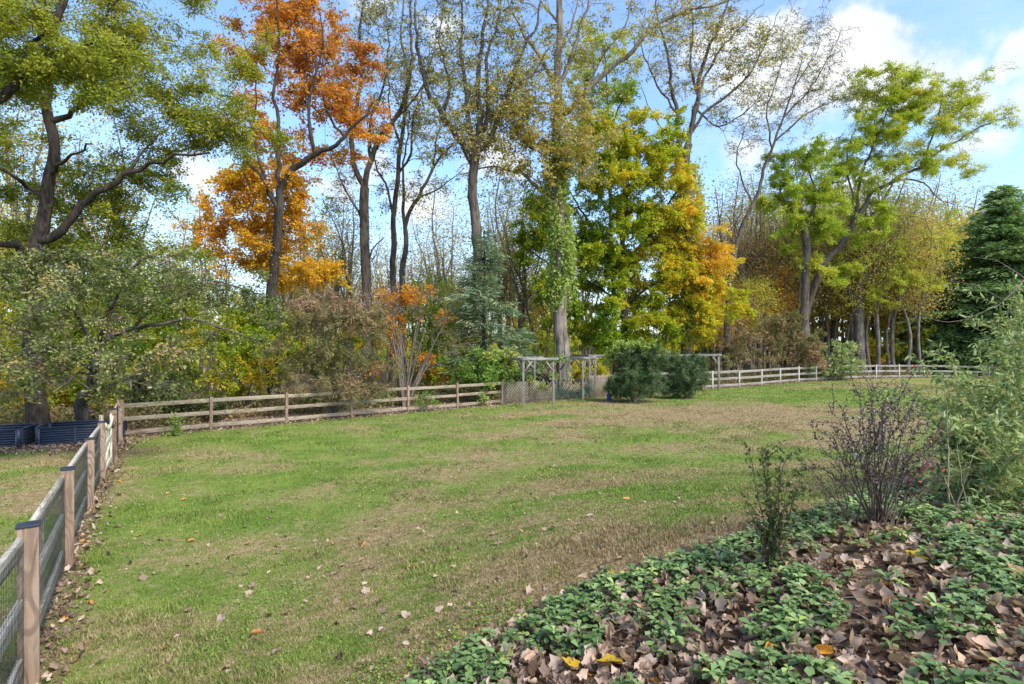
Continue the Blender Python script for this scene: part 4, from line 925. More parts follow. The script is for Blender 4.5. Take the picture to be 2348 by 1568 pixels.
# 7 the great trunk by the arbor
tree('tulip_tree', 'tallest tree with a thick grey trunk rising behind the lattice fence', 'tree', (3.0, 33.0), 33,
     ([(1291, 830), (1285, 760), (1282, 700), (1287, 620), (1283, 520), (1275, 420), (1275, 330), (1278, 240), (1278, 150), (1284, 60), (1282, -30), (1285, -130)], .46, .14),
     [([(1285, 275), (1310, 245), (1345, 205), (1400, 155), (1450, 115), (1500, 60), (1560, 30), (1640, 10), (1720, -20)], .19, .03), ([(1276, 190), (1255, 160), (1230, 120), (1205, 85), (1180, 40), (1160, -20)], .16, .03),
      ([(1270, 470), (1245, 440), (1215, 415), (1190, 395), (1150, 382), (1100, 385), (1050, 402)], .14, .02), ([(1283, 190), (1300, 150), (1322, 90), (1345, 20), (1380, -60)], .15, .03), ([(1278, 240), (1220, 235), (1160, 240), (1110, 250)], .08, .02),
      ([(1284, 60), (1250, 20), (1220, -40)], .09, .03), ([(1275, 370), (1230, 345), (1190, 330)], .07, .02), ([(1450, 115), (1490, 60), (1510, 0)], .07, .02), ([(1345, 205), (1380, 130), (1430, 60), (1450, -20)], .07, .02), ([(1278, 120), (1310, 60), (1330, -20)], .09, .03)],
     [(1230, 330, 70, 60, 48, .6, -1, 2.2), (1270, 250, 80, 70, 42, .55, -1, 1.8), (1180, 250, 60, 50, 26, .5, 0, 1.6), (1330, 310, 60, 50, 34, .6, -1, 1.8), (1210, 440, 60, 50, 24, .55), (1150, 400, 70, 40, 18, .6), (1240, 60, 90, 110, 38, .45), (1340, 60, 80, 100, 34, .45), (1440, 70, 80, 70, 26, .5), (1560, 30, 80, 50, 22, .6), (1350, 200, 60, 60, 18, .5), (1330, 400, 50, 60, 14, .6)],
     'sparse', 'bark_pale', lsize=.17, nleaf=18, twm=2.6, spread=.45, seed=31, asp=.85, rt=.013, minz=9.5, flare=.25)
# 8 green-gold maple, and greener tree behind
tree('maple_tree', 'broad dense maple in bright green and gold behind the dark evergreen bushes', 'tree', None, 37.5,
     ([(1432, 790), (1430, 700), (1425, 600), (1430, 500), (1440, 400), (1430, 300)], .30, .06),
     [([(1430, 650), (1380, 560), (1330, 480), (1290, 400)], .12, .03), ([(1430, 620), (1500, 520), (1550, 440), (1580, 370)], .12, .03), ([(1430, 700), (1520, 640), (1600, 600)], .09, .03), ([(1430, 700), (1340, 640), (1250, 600), (1200, 560)], .09, .03)],
     [(1400, 290, 70, 45, 40, .55), (1330, 340, 60, 45, 30, .45), (1450, 340, 80, 50, 42, .5), (1520, 330, 40, 50, 20, .45), (1380, 420, 100, 60, 62, .42), (1480, 430, 90, 60, 58, .55), (1550, 450, 40, 70, 24, .68), (1320, 500, 90, 60, 42, .3), (1430, 520, 100, 60, 58, .4), (1530, 540, 80, 60, 48, .62), (1240, 470, 50, 50, 20, .25), (1210, 560, 50, 50, 16, .28),
      (1340, 600, 70, 60, 42, .35), (1430, 620, 100, 60, 58, .48), (1540, 630, 80, 60, 48, .66), (1640, 580, 50, 50, 26, .82), (1620, 650, 60, 50, 26, .68), (1360, 700, 80, 50, 38, .28), (1460, 720, 100, 50, 48, .5), (1560, 730, 70, 40, 30, .55), (1640, 720, 50, 30, 12, .6), (1400, 770, 120, 35, 34, .25), (1530, 770, 70, 30, 18, .35), (1230, 640, 50, 50, 14, .3), (1680, 690, 35, 40, 8, .6)],
     'gold', 'bark_dark', lsize=.20, nleaf=74, spread=.62, seed=41, asp=.6, tsd=.14, droop=.5, minz=1.6, upn=1.2)
tree('ash_tree', 'tall narrow green crown showing above the green and gold maple', 'tree', (8.2, 45), 45,
     ([(1408, 700), (1400, 500), (1395, 300), (1390, 180), (1385, 100)], .25, .05), [([(1395, 300), (1430, 220), (1440, 170)], .08, .03)],
     [(1380, 100, 60, 50, 28, .5), (1340, 160, 45, 60, 22, .48), (1400, 190, 60, 60, 36, .35), (1430, 230, 40, 50, 20, .25), (1340, 240, 50, 50, 18, .35)],
     'gold', 'bark', lsize=.18, nleaf=42, spread=.6, seed=42, asp=.6, minz=9)
# 9 tall vine-clad tree
tree('tulip_tree', 'tall sparse tree with a vine-clad trunk rising from the golden crown', 'tree', (11.8, 38.5), 38.5,
     ([(1572, 780), (1572, 650), (1576, 520), (1576, 420), (1570, 370), (1578, 330)], .36, .26),
     [([(1570, 380), (1556, 330), (1552, 260), (1538, 190), (1530, 120), (1510, 50), (1500, -40)], .18, .03), ([(1578, 330), (1590, 270), (1602, 200), (1612, 140), (1640, 80), (1660, 20), (1690, -50)], .20, .03), ([(1585, 300), (1600, 230), (1580, 150), (1590, 60), (1570, -30)], .12, .03),
      ([(1582, 320), (1610, 260), (1650, 230), (1700, 190), (1740, 130), (1770, 60), (1790, 20)], .11, .02), ([(1602, 210), (1640, 130), (1700, 60), (1750, 10)], .10, .02), ([(1552, 260), (1500, 180), (1470, 100), (1480, 20)], .08, .02), ([(1556, 340), (1520, 300), (1485, 240), (1470, 200)], .06, .02), ([(1600, 250), (1650, 290), (1700, 260), (1760, 220)], .07, .02)],
     [(1540, 60, 70, 100, 56, .55), (1620, 50, 80, 100, 70, .55), (1700, 60, 70, 80, 52, .5), (1760, 130, 80, 70, 42, .4), (1700, 190, 70, 60, 36, .55), (1600, 180, 60, 60, 28, .6), (1520, 180, 50, 70, 20, .5), (1740, 260, 70, 50, 22, .45), (1650, 290, 50, 50, 12, .5)],
     'sparse', 'bark_grey', lsize=.16, nleaf=18, twm=2.6, spread=.5, seed=51, asp=.75, rt=.013, minz=10)
tree('locust_tree', 'slender tree leaning right with fine bare twigs spread against the white cloud', 'tree', (15.6, 41.5), 41.5,
     ([(1668, 700), (1680, 600), (1700, 520), (1725, 470), (1745, 420), (1750, 390), (1770, 340), (1795, 270), (1820, 200), (1840, 130)], .26, .03),
     [([(1775, 330), (1830, 275), (1880, 245), (1960, 215)], .09, .02), ([(1795, 270), (1850, 210), (1900, 130), (1930, 60)], .08, .02), ([(1725, 470), (1690, 380), (1700, 320), (1720, 260)], .07, .02), ([(1820, 200), (1860, 140), (1880, 90)], .05, .02), ([(1770, 340), (1760, 250), (1790, 150), (1800, 60)], .07, .02)],
     [(1800, 120, 70, 80, 55, .62), (1880, 110, 60, 70, 48, .35), (1900, 200, 70, 50, 48, .35), (1830, 220, 60, 60, 42, .55), (1780, 260, 60, 60, 28, .6), (1720, 320, 50, 60, 22, .6), (1950, 210, 50, 30, 18, .3), (1850, 60, 60, 50, 22, .35)],
     'sparse', 'bark', lsize=.13, nleaf=13, twm=2.6, spread=.45, seed=52, asp=.7, rt=.012, minz=10)
# 10, 11 locusts at the right
tree('locust_tree', 'feathery yellow-green tree with forked dark trunks, left of the leaning locust', 'tree', (22.5, 44.0), 44,
     ([(1843, 735), (1846, 640), (1848, 560), (1842, 520)], .34, .26),
     [([(1842, 520), (1830, 490), (1805, 470), (1795, 455)], .22, .08), ([(1844, 540), (1860, 500), (1870, 440), (1850, 380)], .16, .04), ([(1870, 440), (1910, 420), (1940, 415)], .10, .04), ([(1800, 460), (1790, 420), (1820, 370)], .08, .03)],
     [(1850, 370, 70, 40, 42, .3), (1820, 430, 60, 40, 34, .4), (1880, 440, 50, 50, 32, .35), (1860, 510, 60, 50, 32, .4), (1780, 470, 40, 30, 14, .5), (1900, 530, 50, 40, 22, .4), (1860, 600, 50, 40, 12, .55), (1900, 340, 30, 40, 12, .35), (1810, 540, 30, 40, 6, .5)],
     'locust', 'bark', lsize=.20, nleaf=78, spread=.6, seed=61, asp=.35, tsd=.13, minz=5, droop=.5)
tree('locust_tree', 'big yellow-green locust leaning far to the right with a long bare limb', 'tree', (24.0, 46.0), 46,
     ([(1846, 735), (1860, 680), (1880, 625), (1905, 585), (1935, 555), (1962, 500), (1985, 470)], .36, .22),
     [([(1985, 470), (2000, 440), (2030, 425), (2070, 400), (2110, 385), (2150, 350), (2200, 320), (2250, 290), (2330, 265)], .17, .02), ([(1965, 500), (1970, 420), (1990, 360), (2010, 310), (2040, 240)], .14, .03), ([(2110, 385), (2130, 330), (2150, 280), (2160, 210)], .12, .03), ([(2030, 425), (2080, 410), (2120, 420), (2150, 455), (2190, 470)], .09, .02), ([(1962, 500), (1950, 430), (1940, 360), (1960, 300)], .10, .03), ([(2010, 310), (2000, 250), (2030, 190)], .06, .02)],
     [(2020, 210, 80, 45, 52, .5), (2090, 230, 80, 45, 46, .55), (1990, 290, 70, 50, 40, .45), (2080, 300, 90, 50, 52, .52), (2160, 220, 60, 50, 26, .55, 0, .7), (2220, 210, 60, 50, 22, .55, 0, .45), (2190, 290, 60, 40, 18, .5, 0, .6), (1960, 370, 60, 60, 38, .42), (2050, 380, 80, 50, 42, .48), (1960, 460, 60, 60, 26, .45), (2300, 270, 50, 30, 13, .6, 0, .5), (2160, 370, 60, 50, 22, .6, 0, .6), (2230, 380, 60, 50, 20, .6, 0, .5), (2110, 180, 60, 30, 15, .5, 0, .6), (2000, 540, 60, 40, 18, .45), (1930, 600, 50, 40, 14, .5)],
     'locust', 'bark', lsize=.20, nleaf=82, spread=.6, seed=62, asp=.35, tsd=.13, minz=6, droop=.5)
tree('locust_tree', 'upright grey-trunked locust right of the forked pair, its lower boughs yellow-green', 'tree', (30.8, 50.0), 50,
     ([(1968, 790), (1968, 700), (1974, 640), (1985, 590), (1988, 540)], .42, .28),
     [([(1988, 540), (2010, 480), (2040, 430), (2060, 400)], .2, .04), ([(1988, 550), (2030, 510), (2060, 450), (2080, 400)], .12, .03), ([(1985, 590), (2050, 540), (2080, 500), (2120, 470)], .10, .03), ([(1974, 640), (1930, 600), (1900, 590)], .10, .03)],
     [(2060, 560, 70, 40, 30, .5), (1950, 620, 60, 40, 22, .5), (2050, 640, 70, 40, 26, .55), (2130, 560, 60, 50, 22, .6), (1990, 700, 60, 40, 16, .55), (2080, 480, 70, 50, 24, .6, 0, .6), (2110, 640, 50, 40, 16, .55)],
     'locust', 'bark_grey', lsize=.20, nleaf=46, spread=.65, seed=63, asp=.4, minz=4, droop=.5)

# ------------------------------------------------------------------ conifers
def conifer(name, label, base, h, r, leaf, bark='bark_dark', tiers=34, per=7, h0=.05, prof=None, spray=.26, n_sp=26, droopb=.15, seed=1, group=None, asp=.22, gap=.12, lift=.25, dens=1.0):
    pl = Plant(seed); rg = pl.rg; base = np.array([base[0], base[1], float(gz(base[0], base[1]))]); root = empty(name, base, label, 'tree', group)
    pl.trunk([base + [0, 0, -.1], base + [rg.normal() * .1, rg.normal() * .1, h * .5], base + [rg.normal() * .15, 0, h]], .02 * h, .02, seg=1.0)
    P = []; D = []; tt = []
    for i in range(tiers):
        u = i / (tiers - 1)
        rr = r * (prof(u) if prof else (1 - u) ** .8) + .12
        for j in range(per):
            if rg.random() < gap: continue
            z = h * float(np.clip(h0 + (1 - h0) * u ** .92 + rg.normal() * .6 / tiers, 0, .995))
            a = rg.random() * 2 * PI; L_ = rr * (.5 + .65 * rg.random()) * (.72 + .5 * vnoise(np.array(a * 1.4 + seed), np.array(z * .7))); dz = -droopb * L_ + lift * L_ * rg.random()
            p0 = base + [0, 0, z]; p2 = p0 + [math.cos(a) * L_, math.sin(a) * L_, dz]; p1 = p0 + [math.cos(a) * L_ * .5, math.sin(a) * L_ * .5, dz * .2 + .08 * L_]
            n = max(3, int(L_ / .35)); uu = np.linspace(0, 1, n)[:, None]; path = (1 - uu) ** 2 * p0 + 2 * uu * (1 - uu) * p1 + uu ** 2 * p2
            pl._add(path, np.linspace(.012 + .008 * L_, .006, n), 4)
            m_ = int(n_sp * L_ * dens * (.6 + .8 * rg.random())); s_ = rg.random(m_) ** .65
            q = (1 - s_[:, None]) ** 2 * p0 + 2 * s_[:, None] * (1 - s_[:, None]) * p1 + s_[:, None] ** 2 * p2
            side = np.array([-math.sin(a), math.cos(a), 0]); wv = rg.normal(size=m_) * (.28 * L_ * (1 - s_ * .6) * .5 + .06)
            q = q + side * wv[:, None] + rg.normal(size=(m_, 3)) * np.array([.06, .06, .07])
            dv = unit(np.array([math.cos(a), math.sin(a), -.1]) + side * np.sign(wv)[:, None] * .8)
            P.append(q); D.append(dv); tt.append(np.clip(.45 + .25 * (s_ - .5) + .18 * rg.normal() + .14 * rg.normal(size=m_), 0, 1))
    pl.wood('trunk', M[bark], root)
    P = np.concatenate(P) - base; D = np.concatenate(D); tt = np.concatenate(tt)
    V, F, m_ = leaves(P, spray, asp, dirs=D, droop=.1, upn=1.2, fold=.05)
    link('crown', make_mesh('crown', V, F, M[leaf], tint=np.repeat(tt, m_)), root); return root
def at(px, Y): return ((px - CX_D) / F_D * Y, Y)
conifer('pine_tree', 'soft blue-green pine in front of the great half-bare tree, left of the arbor', at(1110, 29.0), 8.6, 2.7, 'pine', tiers=34, per=7, h0=.12, prof=lambda u: (.75 + .25 * math.sin(u * 17)) * (1 - u ** 2.5) * .95, spray=.30, n_sp=34, seed=71, asp=.16, lift=.45, dens=1.1)
conifer('pine_tree', 'low spreading blue-green pine boughs between the arbor and the tall pine', at(1185, 31.5), 3.6, 2.3, 'pine', tiers=16, per=7, h0=.12, prof=lambda u: 1 - u * .8, spray=.30, n_sp=30, seed=72, asp=.16, lift=.3)
conifer('hemlock_tree', 'tall dark green hemlock at the right behind the silvery bush', at(2296, 53), 18.0, 9.5, 'spruce', tiers=70, per=11, h0=.02, prof=lambda u: (1 - u) ** .72, spray=.42, n_sp=26, seed=73, asp=.30, lift=.2, droopb=.22)
conifer('hemlock_tree', 'smaller dark hemlock filling the gap left of the tall one', at(2165, 54), 9.5, 4.2, 'spruce', tiers=34, per=9, h0=.02, prof=lambda u: (1 - u) ** .6, spray=.36, n_sp=30, seed=74, asp=.30, lift=.2, droopb=.22)
conifer('young_hemlock', 'small deep green conifer beside the broken locust trunk', at(1845, 45), 3.8, 1.3, 'spruce', tiers=18, per=7, h0=.02, spray=.3, n_sp=24, seed=75, asp=.3)

# ------------------------------------------------------------------ shrubs and bushes
_ball_soft = ball
def bush(name, label, base, blobs, leaf, bark='twig', lsize=.1, nleaf=30, spread=.15, stems=7, seed=1, group=None, Yd=None, rt=.006, asp=.45, tsd=.13, droop=.2, cat='bush', six=False, spreadb=.25, sr=.03, up=.3, upn=.6, minz=None, crown='foliage', depthk=.9, hs=.6, hard=False):
    pl = Plant(seed); rg = pl.rg; b = np.array([base[0], base[1], float(gz(base[0], base[1]))]); Yd = Yd or base[1]
    root = empty(name, b, label, cat, group); Ts = []; Tt = []; Tm = []
    for bl in blobs:
        px, py, rx, ry, n, ti = bl[:6]; dy = bl[6] if len(bl) > 6 else 0; lm = bl[7] if len(bl) > 7 else 1; s_ = (Yd + dy) / F_D
        q = ball(W(px, py, Yd + dy), (rx * s_, (rx + ry) / 2 * s_ * depthk, ry * s_), n, rg, .4 if hard else .45); q[:, 2] = np.maximum(q[:, 2], gz(q[:, 0], q[:, 1]) + .06 + .1 * rg.random(n)); Ts.append(q); Tt.append(np.full(n, ti)); Tm.append(np.full(n, lm))
    Ts = np.concatenate(Ts); Tt = np.concatenate(Tt) + rg.normal(size=len(Ts)) * tsd; Tm = np.concatenate(Tm)
    top = Ts.mean(0)
    for i in range(stems):
        a = rg.random() * 6.28; o = np.array([math.cos(a), math.sin(a), 0]) * spreadb * rg.random()
        t_ = Ts[rg.integers(0, len(Ts))]; e = b + o + (t_ - b - o) * hs
        pl.trunk([b + o * .4 + [0, 0, -.05], b + o + (e - b - o) * .45 + [0, 0, .1 * np.linalg.norm(e - b)], e], sr * (.6 + .6 * rg.random()), sr * .35, flare=.2, seg=.25, k=5, jit=.04)
    pl.grow(Ts, rt=rt, minz=b[2] + .1 if minz is None else minz, seg=.25, jit=.04, up=up)
    cnt = np.maximum(0, (nleaf * 1.5 * Tm * (.3 + 1.4 * rg.random(len(Ts)))).astype(int)); idx, P, D, dd, ll = sprays(Ts, cnt, spread * .9, rg, .7, 5, .12 + .2 * max(0, droop), .03)
    g = Geo()
    for (p, r, k, wob) in pl.chains: g.tube(p - b, r, k, wob=wob)
    V, Q = shoot_geo(Ts - b, dd, ll, rt * .6, .12 + .2 * max(0, droop)); g.add(V, Q); g.build('stem', M[bark], root, smooth=True)
    if len(idx):
        P = P - b; P[:, 2] = np.maximum(P[:, 2], .02)
        V, F, m_ = leaves(P, lsize * .78, asp, droop=droop, six=six, upn=upn, dirs=D, szvar=.45); link(crown, make_mesh(crown, V, F, M[leaf], tint=np.clip(np.repeat(Tt[idx] + rg.normal(size=len(idx)) * tsd, m_), 0, 1)), root)
    return root
# dark evergreens by the arbor
bush('evergreen_bush', 'large dark evergreen bush standing in front of the arbor, the left and taller of two', at(1452, 27.4), [(1450, 868, 62, 48, 190, .45), (1435, 820, 35, 34, 60, .5), (1480, 812, 42, 30, 70, .42), (1500, 868, 30, 40, 50, .4), (1420, 885, 30, 32, 50, .42), (1405, 893, 16, 18, 22, .45)], 'yew', lsize=.13, nleaf=75, hard=True, spread=.13, seed=81, asp=.22, stems=9, upn=.2, rt=.01, sr=.05, droop=-.4)
bush('evergreen_bush', 'dark feathery evergreen bush on the right of the taller one', at(1572, 29.2), [(1578, 868, 44, 40, 130, .48), (1555, 850, 30, 45, 60, .42), (1595, 838, 28, 28, 50, .55), (1545, 890, 28, 22, 40, .4), (1530, 828, 22, 26, 26, .6)], 'yew', lsize=.14, nleaf=75, hard=True, spread=.14, seed=82, asp=.18, stems=8, upn=.2, rt=.01, sr=.05, droop=-.5)
bush('vine', 'bright green vine climbing over the top of the dark evergreen bush', at(1400, 28.0), [(1420, 800, 28, 16, 26, .6, -.8), (1450, 792, 30, 10, 24, .7, -.8), (1395, 830, 16, 26, 18, .8, -.3), (1500, 800, 25, 10, 14, .6, -.8)], 'ivy', lsize=.12, nleaf=22, spread=.14, seed=83, cat='vine', asp=.8, stems=3, sr=.012)
bush('vine', 'green and yellow vine mounded over the rail fence and the left end of the arbor', at(1120, 26.8), [(1100, 848, 45, 28, 60, .4), (1130, 830, 40, 22, 46, .45), (1150, 862, 30, 28, 32, .4), (1170, 830, 18, 20, 22, .9), (1140, 815, 22, 8, 10, .85), (1070, 860, 25, 15, 14, .5), (1135, 885, 22, 18, 18, .3), (1050, 880, 20, 10, 8, .3)], 'ivy', lsize=.13, nleaf=34, spread=.22, seed=84, cat='vine', asp=.8, stems=5, sr=.015, tsd=.08)
bush('vine', 'thin green vine climbing the lattice by the front arbor post', at(1235, 27.6), [(1225, 870, 25, 25, 12, .6), (1195, 880, 18, 25, 9, .6), (1265, 860, 15, 12, 7, .5), (1290, 822, 20, 8, 10, .4), (1305, 860, 15, 15, 6, .6)], 'ivy', lsize=.11, nleaf=14, spread=.15, seed=85, cat='vine', asp=.8, stems=3, sr=.01)
# ivy on the great trunk and on the vine-clad trunk
def trunk_ivy(label, pts, Yd, r0, n, t_, off=0):
    p = smooth_path([W(a, b_, Yd) for a, b_ in pts], .3); b = np.array([p[0][0], p[0][1], float(gz(p[0][0], p[0][1]))]); root = empty('ivy', b, label, 'vine')
    g = Geo(); rg = np.random.default_rng(int(n)); P = []
    for k in range(4):
        a = k * 1.4 + 2.5; q = p + np.stack([np.cos(a + np.arange(len(p)) * .15) * r0, np.sin(a + np.arange(len(p)) * .15) * r0, 0 * np.arange(len(p))], 1); q = np.vstack([[q[0][0], q[0][1], b[2]], q]); g.tube(q - b, .018, 5)
    g.build('stem', M['twig'], root)
    i = rg.integers(0, len(p), n); a = rg.random(n) * 2 * PI; dens = fbm(i * .25, a * 1.2, 3); k = dens > .35 + .25 * rg.random(n); i, a = i[k], a[k]
    rr = r0 * (1.05 + .55 * np.abs(rg.normal(size=len(i)))) ; P = p[i] + np.stack([np.cos(a) * rr, np.sin(a) * rr, rg.normal(size=len(i)) * .2], 1) - b
    V, F, m_ = leaves(P, .17, .85, droop=.9, upn=-.1); link('foliage', make_mesh('foliage', V, F, M['ivy'], tint=np.clip(rg.normal(t_, .15, len(F)), 0, 1)), root)
trunk_ivy('green ivy clinging up the middle of the tallest grey trunk', [(1284, 700), (1288, 640), (1287, 600), (1283, 520), (1277, 450), (1275, 380), (1276, 330)], 33, .43, 11000, .7)
trunk_ivy('olive brown vine sleeve around the tall trunk in the golden crown', [(1572, 780), (1572, 650), (1576, 520), (1576, 420), (1572, 380)], 38.5, .62, 15000, .92)
# shrubs behind the left part of the fence
bush('bald_cypress', 'dense drooping shrub in rust and dull green spilling over the rail fence', at(760, 22.2), [(760, 760, 110, 50, 90, .45), (740, 700, 90, 28, 55, .72), (830, 740, 60, 40, 34, .5), (690, 820, 80, 50, 60, .3), (800, 830, 90, 50, 70, .35), (870, 850, 40, 40, 24, .5), (730, 880, 70, 25, 36, .5, -.8), (830, 885, 60, 20, 30, .55, -.8), (660, 750, 40, 40, 22, .4), (800, 690, 50, 20, 20, .85)], 'rust', lsize=.17, nleaf=44, spread=.22, seed=91, asp=.22, stems=8, droop=1.2, cat='tree', sr=.06, rt=.008, bark='twig', tsd=.10)
bush('bare_shrub', 'tangled leafless multi-stemmed shrub arching over the fence near its middle', at(925, 25.6), [(900, 690, 50, 35, 50, .5), (960, 690, 60, 40, 56, .5), (1010, 730, 60, 40, 50, .5), (880, 740, 40, 40, 30, .5), (1050, 790, 50, 25, 30, .5), (980, 800, 50, 40, 24, .5), (870, 800, 30, 40, 16, .5)], 'sparse', bark='twig', lsize=.1, nleaf=2, spread=.25, seed=92, stems=13, sr=.075, hs=.75, rt=.010, spreadb=.5)
bush('orange_shrub', 'bright orange-leaved sapling cluster behind the tangled bare shrub', at(920, 28.5), [(905, 680, 45, 26, 30, .5), (965, 700, 45, 30, 20, .55), (850, 740, 50, 25, 22, .65), (900, 760, 40, 30, 14, .6), (960, 810, 40, 30, 14, .5), (990, 850, 40, 25, 14, .55), (850, 850, 30, 20, 6, .6)], 'orange', bark='bark_dark', lsize=.16, nleaf=40, spread=.3, seed=93, stems=5, sr=.05, rt=.01)
US = [  # understory behind the fences: (px, Y, [blobs], leaf, name, label)
 (560, 23.5, [(540, 850, 70, 35, 46, .5), (580, 800, 60, 35, 30, .3), (600, 860, 50, 30, 30, .68), (520, 890, 40, 20, 18, .45)], 'gold', 'yellow-green understory bush behind the first bay of the rail fence'),
 (470, 24.5, [(460, 800, 70, 50, 50, .3), (420, 860, 60, 40, 40, .25), (490, 760, 60, 30, 26, .6), (480, 700, 60, 30, 22, .35)], 'gold', 'deep green bush with orange sprays right of the crabapple'),
 (620, 26.5, [(600, 760, 60, 40, 40, .3), (650, 720, 60, 30, 30, .28), (640, 800, 60, 40, 34, .5), (560, 740, 50, 30, 24, .4)], 'gold', 'green thicket below the orange maple trunk'),
 (20, 21.5, [(10, 910, 90, 40, 70, .62), (20, 850, 80, 40, 46, .7), (-60, 880, 80, 60, 40, .6)], 'gold', 'bright yellow bush behind the left raised bed'),
 (150, 22.5, [(150, 930, 60, 35, 50, .62), (170, 880, 60, 30, 36, .55), (250, 920, 50, 35, 34, .5), (240, 870, 50, 30, 24, .4)], 'gold', 'yellow-leaved bush between the big trunk and the crabapple'),
 (350, 21.0, [(340, 930, 60, 30, 36, .3), (390, 900, 50, 35, 36, .4), (440, 930, 50, 22, 26, .35), (330, 870, 50, 30, 22, .3)], 'olive', 'dull green bramble behind the left corner of the fence'),
 (350, 25.0, [(350, 780, 70, 50, 44, .3), (300, 820, 60, 50, 34, .25), (390, 830, 50, 40, 26, .4)], 'gold', 'dark green bush deep behind the crabapple'),
 (1010, 29, [(1010, 840, 60, 35, 40, .35), (1060, 800, 40, 30, 20, .6), (960, 860, 50, 25, 26, .4)], 'gold', 'green and orange undergrowth left of the vine mound'),
 (1230, 35, [(1220, 800, 60, 40, 40, .35), (1260, 760, 40, 40, 24, .3), (1330, 830, 50, 30, 30, .6), (1370, 850, 40, 25, 22, .55), (1200, 850, 40, 20, 20, .4)], 'gold', 'green undergrowth seen through the arbor frames'),
 (1215, 31.5, [(1215, 865, 45, 14, 36, .2), (1265, 868, 25, 10, 16, .25)], 'barb', 'dark purple bush behind the lattice panels'),
 (1690, 40, [(1690, 790, 50, 50, 40, .55), (1720, 830, 50, 25, 24, .5), (1650, 830, 30, 35, 20, .6)], 'rust', 'tan leafless-looking shrub right of the golden maple'),
 (1790, 42, [(1790, 740, 55, 35, 56, .4), (1780, 790, 65, 40, 70, .42), (1830, 800, 45, 40, 40, .45), (1740, 740, 35, 40, 26, .5), (1850, 760, 30, 30, 18, .5)], 'rust', 'large olive and brown spreading bush behind the right fence'),
 (1850, 42.3, [(1845, 820, 36, 26, 40, .8), (1810, 835, 30, 16, 24, .6)], 'rust', 'rosy brown bush leaning on the fence beside the round green one'),
 (1920, 43.0, [(1920, 822, 44, 34, 90, .55), (1905, 850, 40, 14, 36, .45), (1940, 800, 25, 20, 24, .65)], 'budd', 'rounded pale blue-green bush hanging over the right fence'),
 (2050, 54, [(2040, 790, 70, 35, 60, .6), (2000, 810, 50, 25, 30, .65), (2090, 800, 40, 30, 30, .55)], 'gold', 'olive-gold thicket under the trees at the far right'),
 (1990, 60, [(1980, 790, 60, 22, 24, .7), (2060, 790, 70, 22, 24, .6)], 'gold', 'yellow sapling thicket deep in the right woods'),
 (1480, 41, [(1480, 800, 80, 30, 40, .6), (1560, 780, 60, 40, 30, .7)], 'gold', 'yellow undergrowth below the golden maple'),
 (720, 29, [(720, 820, 70, 45, 40, .3), (780, 780, 60, 50, 34, .25)], 'gold', 'green undergrowth hidden behind the drooping rust shrub'),
 (190, 27, [(170, 780, 90, 60, 50, .3), (60, 780, 90, 60, 46, .5), (0, 820, 80, 50, 30, .65)], 'gold', 'tall green and gold understory behind the crabapple'),
]
for i, (px, Yd, bl, lf_, lab) in enumerate(US):
    bush('bush', lab, at(px, Yd), bl, lf_, bark='twig' if i % 2 else 'twig_dark', lsize=.15 if Yd < 40 else .17, nleaf=44, spread=.24 if Yd < 40 else .3, seed=100 + i, asp=.5, stems=8, sr=.03, rt=.008, upn=1.0)
bush('bare_shrub', 'pale grey leafless shrub against the tan shrub at the right fence', at(1700, 39.5), [(1700, 800, 45, 45, 70, .5), (1740, 830, 40, 25, 34, .5), (1670, 770, 30, 40, 30, .5)], 'sparse', bark='straw', lsize=.1, nleaf=2, spread=.2, seed=130, stems=10, sr=.035, rt=.011)
bush('climbing_rose', 'small pale green climber beside the last arbor post', at(1662, 36.5), [(1655, 850, 14, 26, 14, .7), (1670, 835, 12, 18, 9, .75)], 'ivy', lsize=.1, nleaf=14, spread=.12, seed=131, stems=3, sr=.012, cat='vine')
# green weeds at fence feet
for (px, Yd, lab, ti) in ((398, 17.6, 'small bright green sapling behind the first bay of the rail fence', .6), (985, 23.6, 'leafy green weed growing through the middle of the rail fence', .4), (1105, 25.8, 'small yellow-green weed under the vine mound', .7)):
    q = at(px, Yd); py = CY_D + 2.9 / Yd * F_D
    bush('weed', lab, q, [(px, py - 22, 22, 16, 16, ti), (px + 4, py - 38, 14, 12, 8, ti)], 'ivy', lsize=.09, nleaf=12, spread=.1, seed=int(px), stems=3, sr=.008, rt=.004, cat='weed', asp=.7)

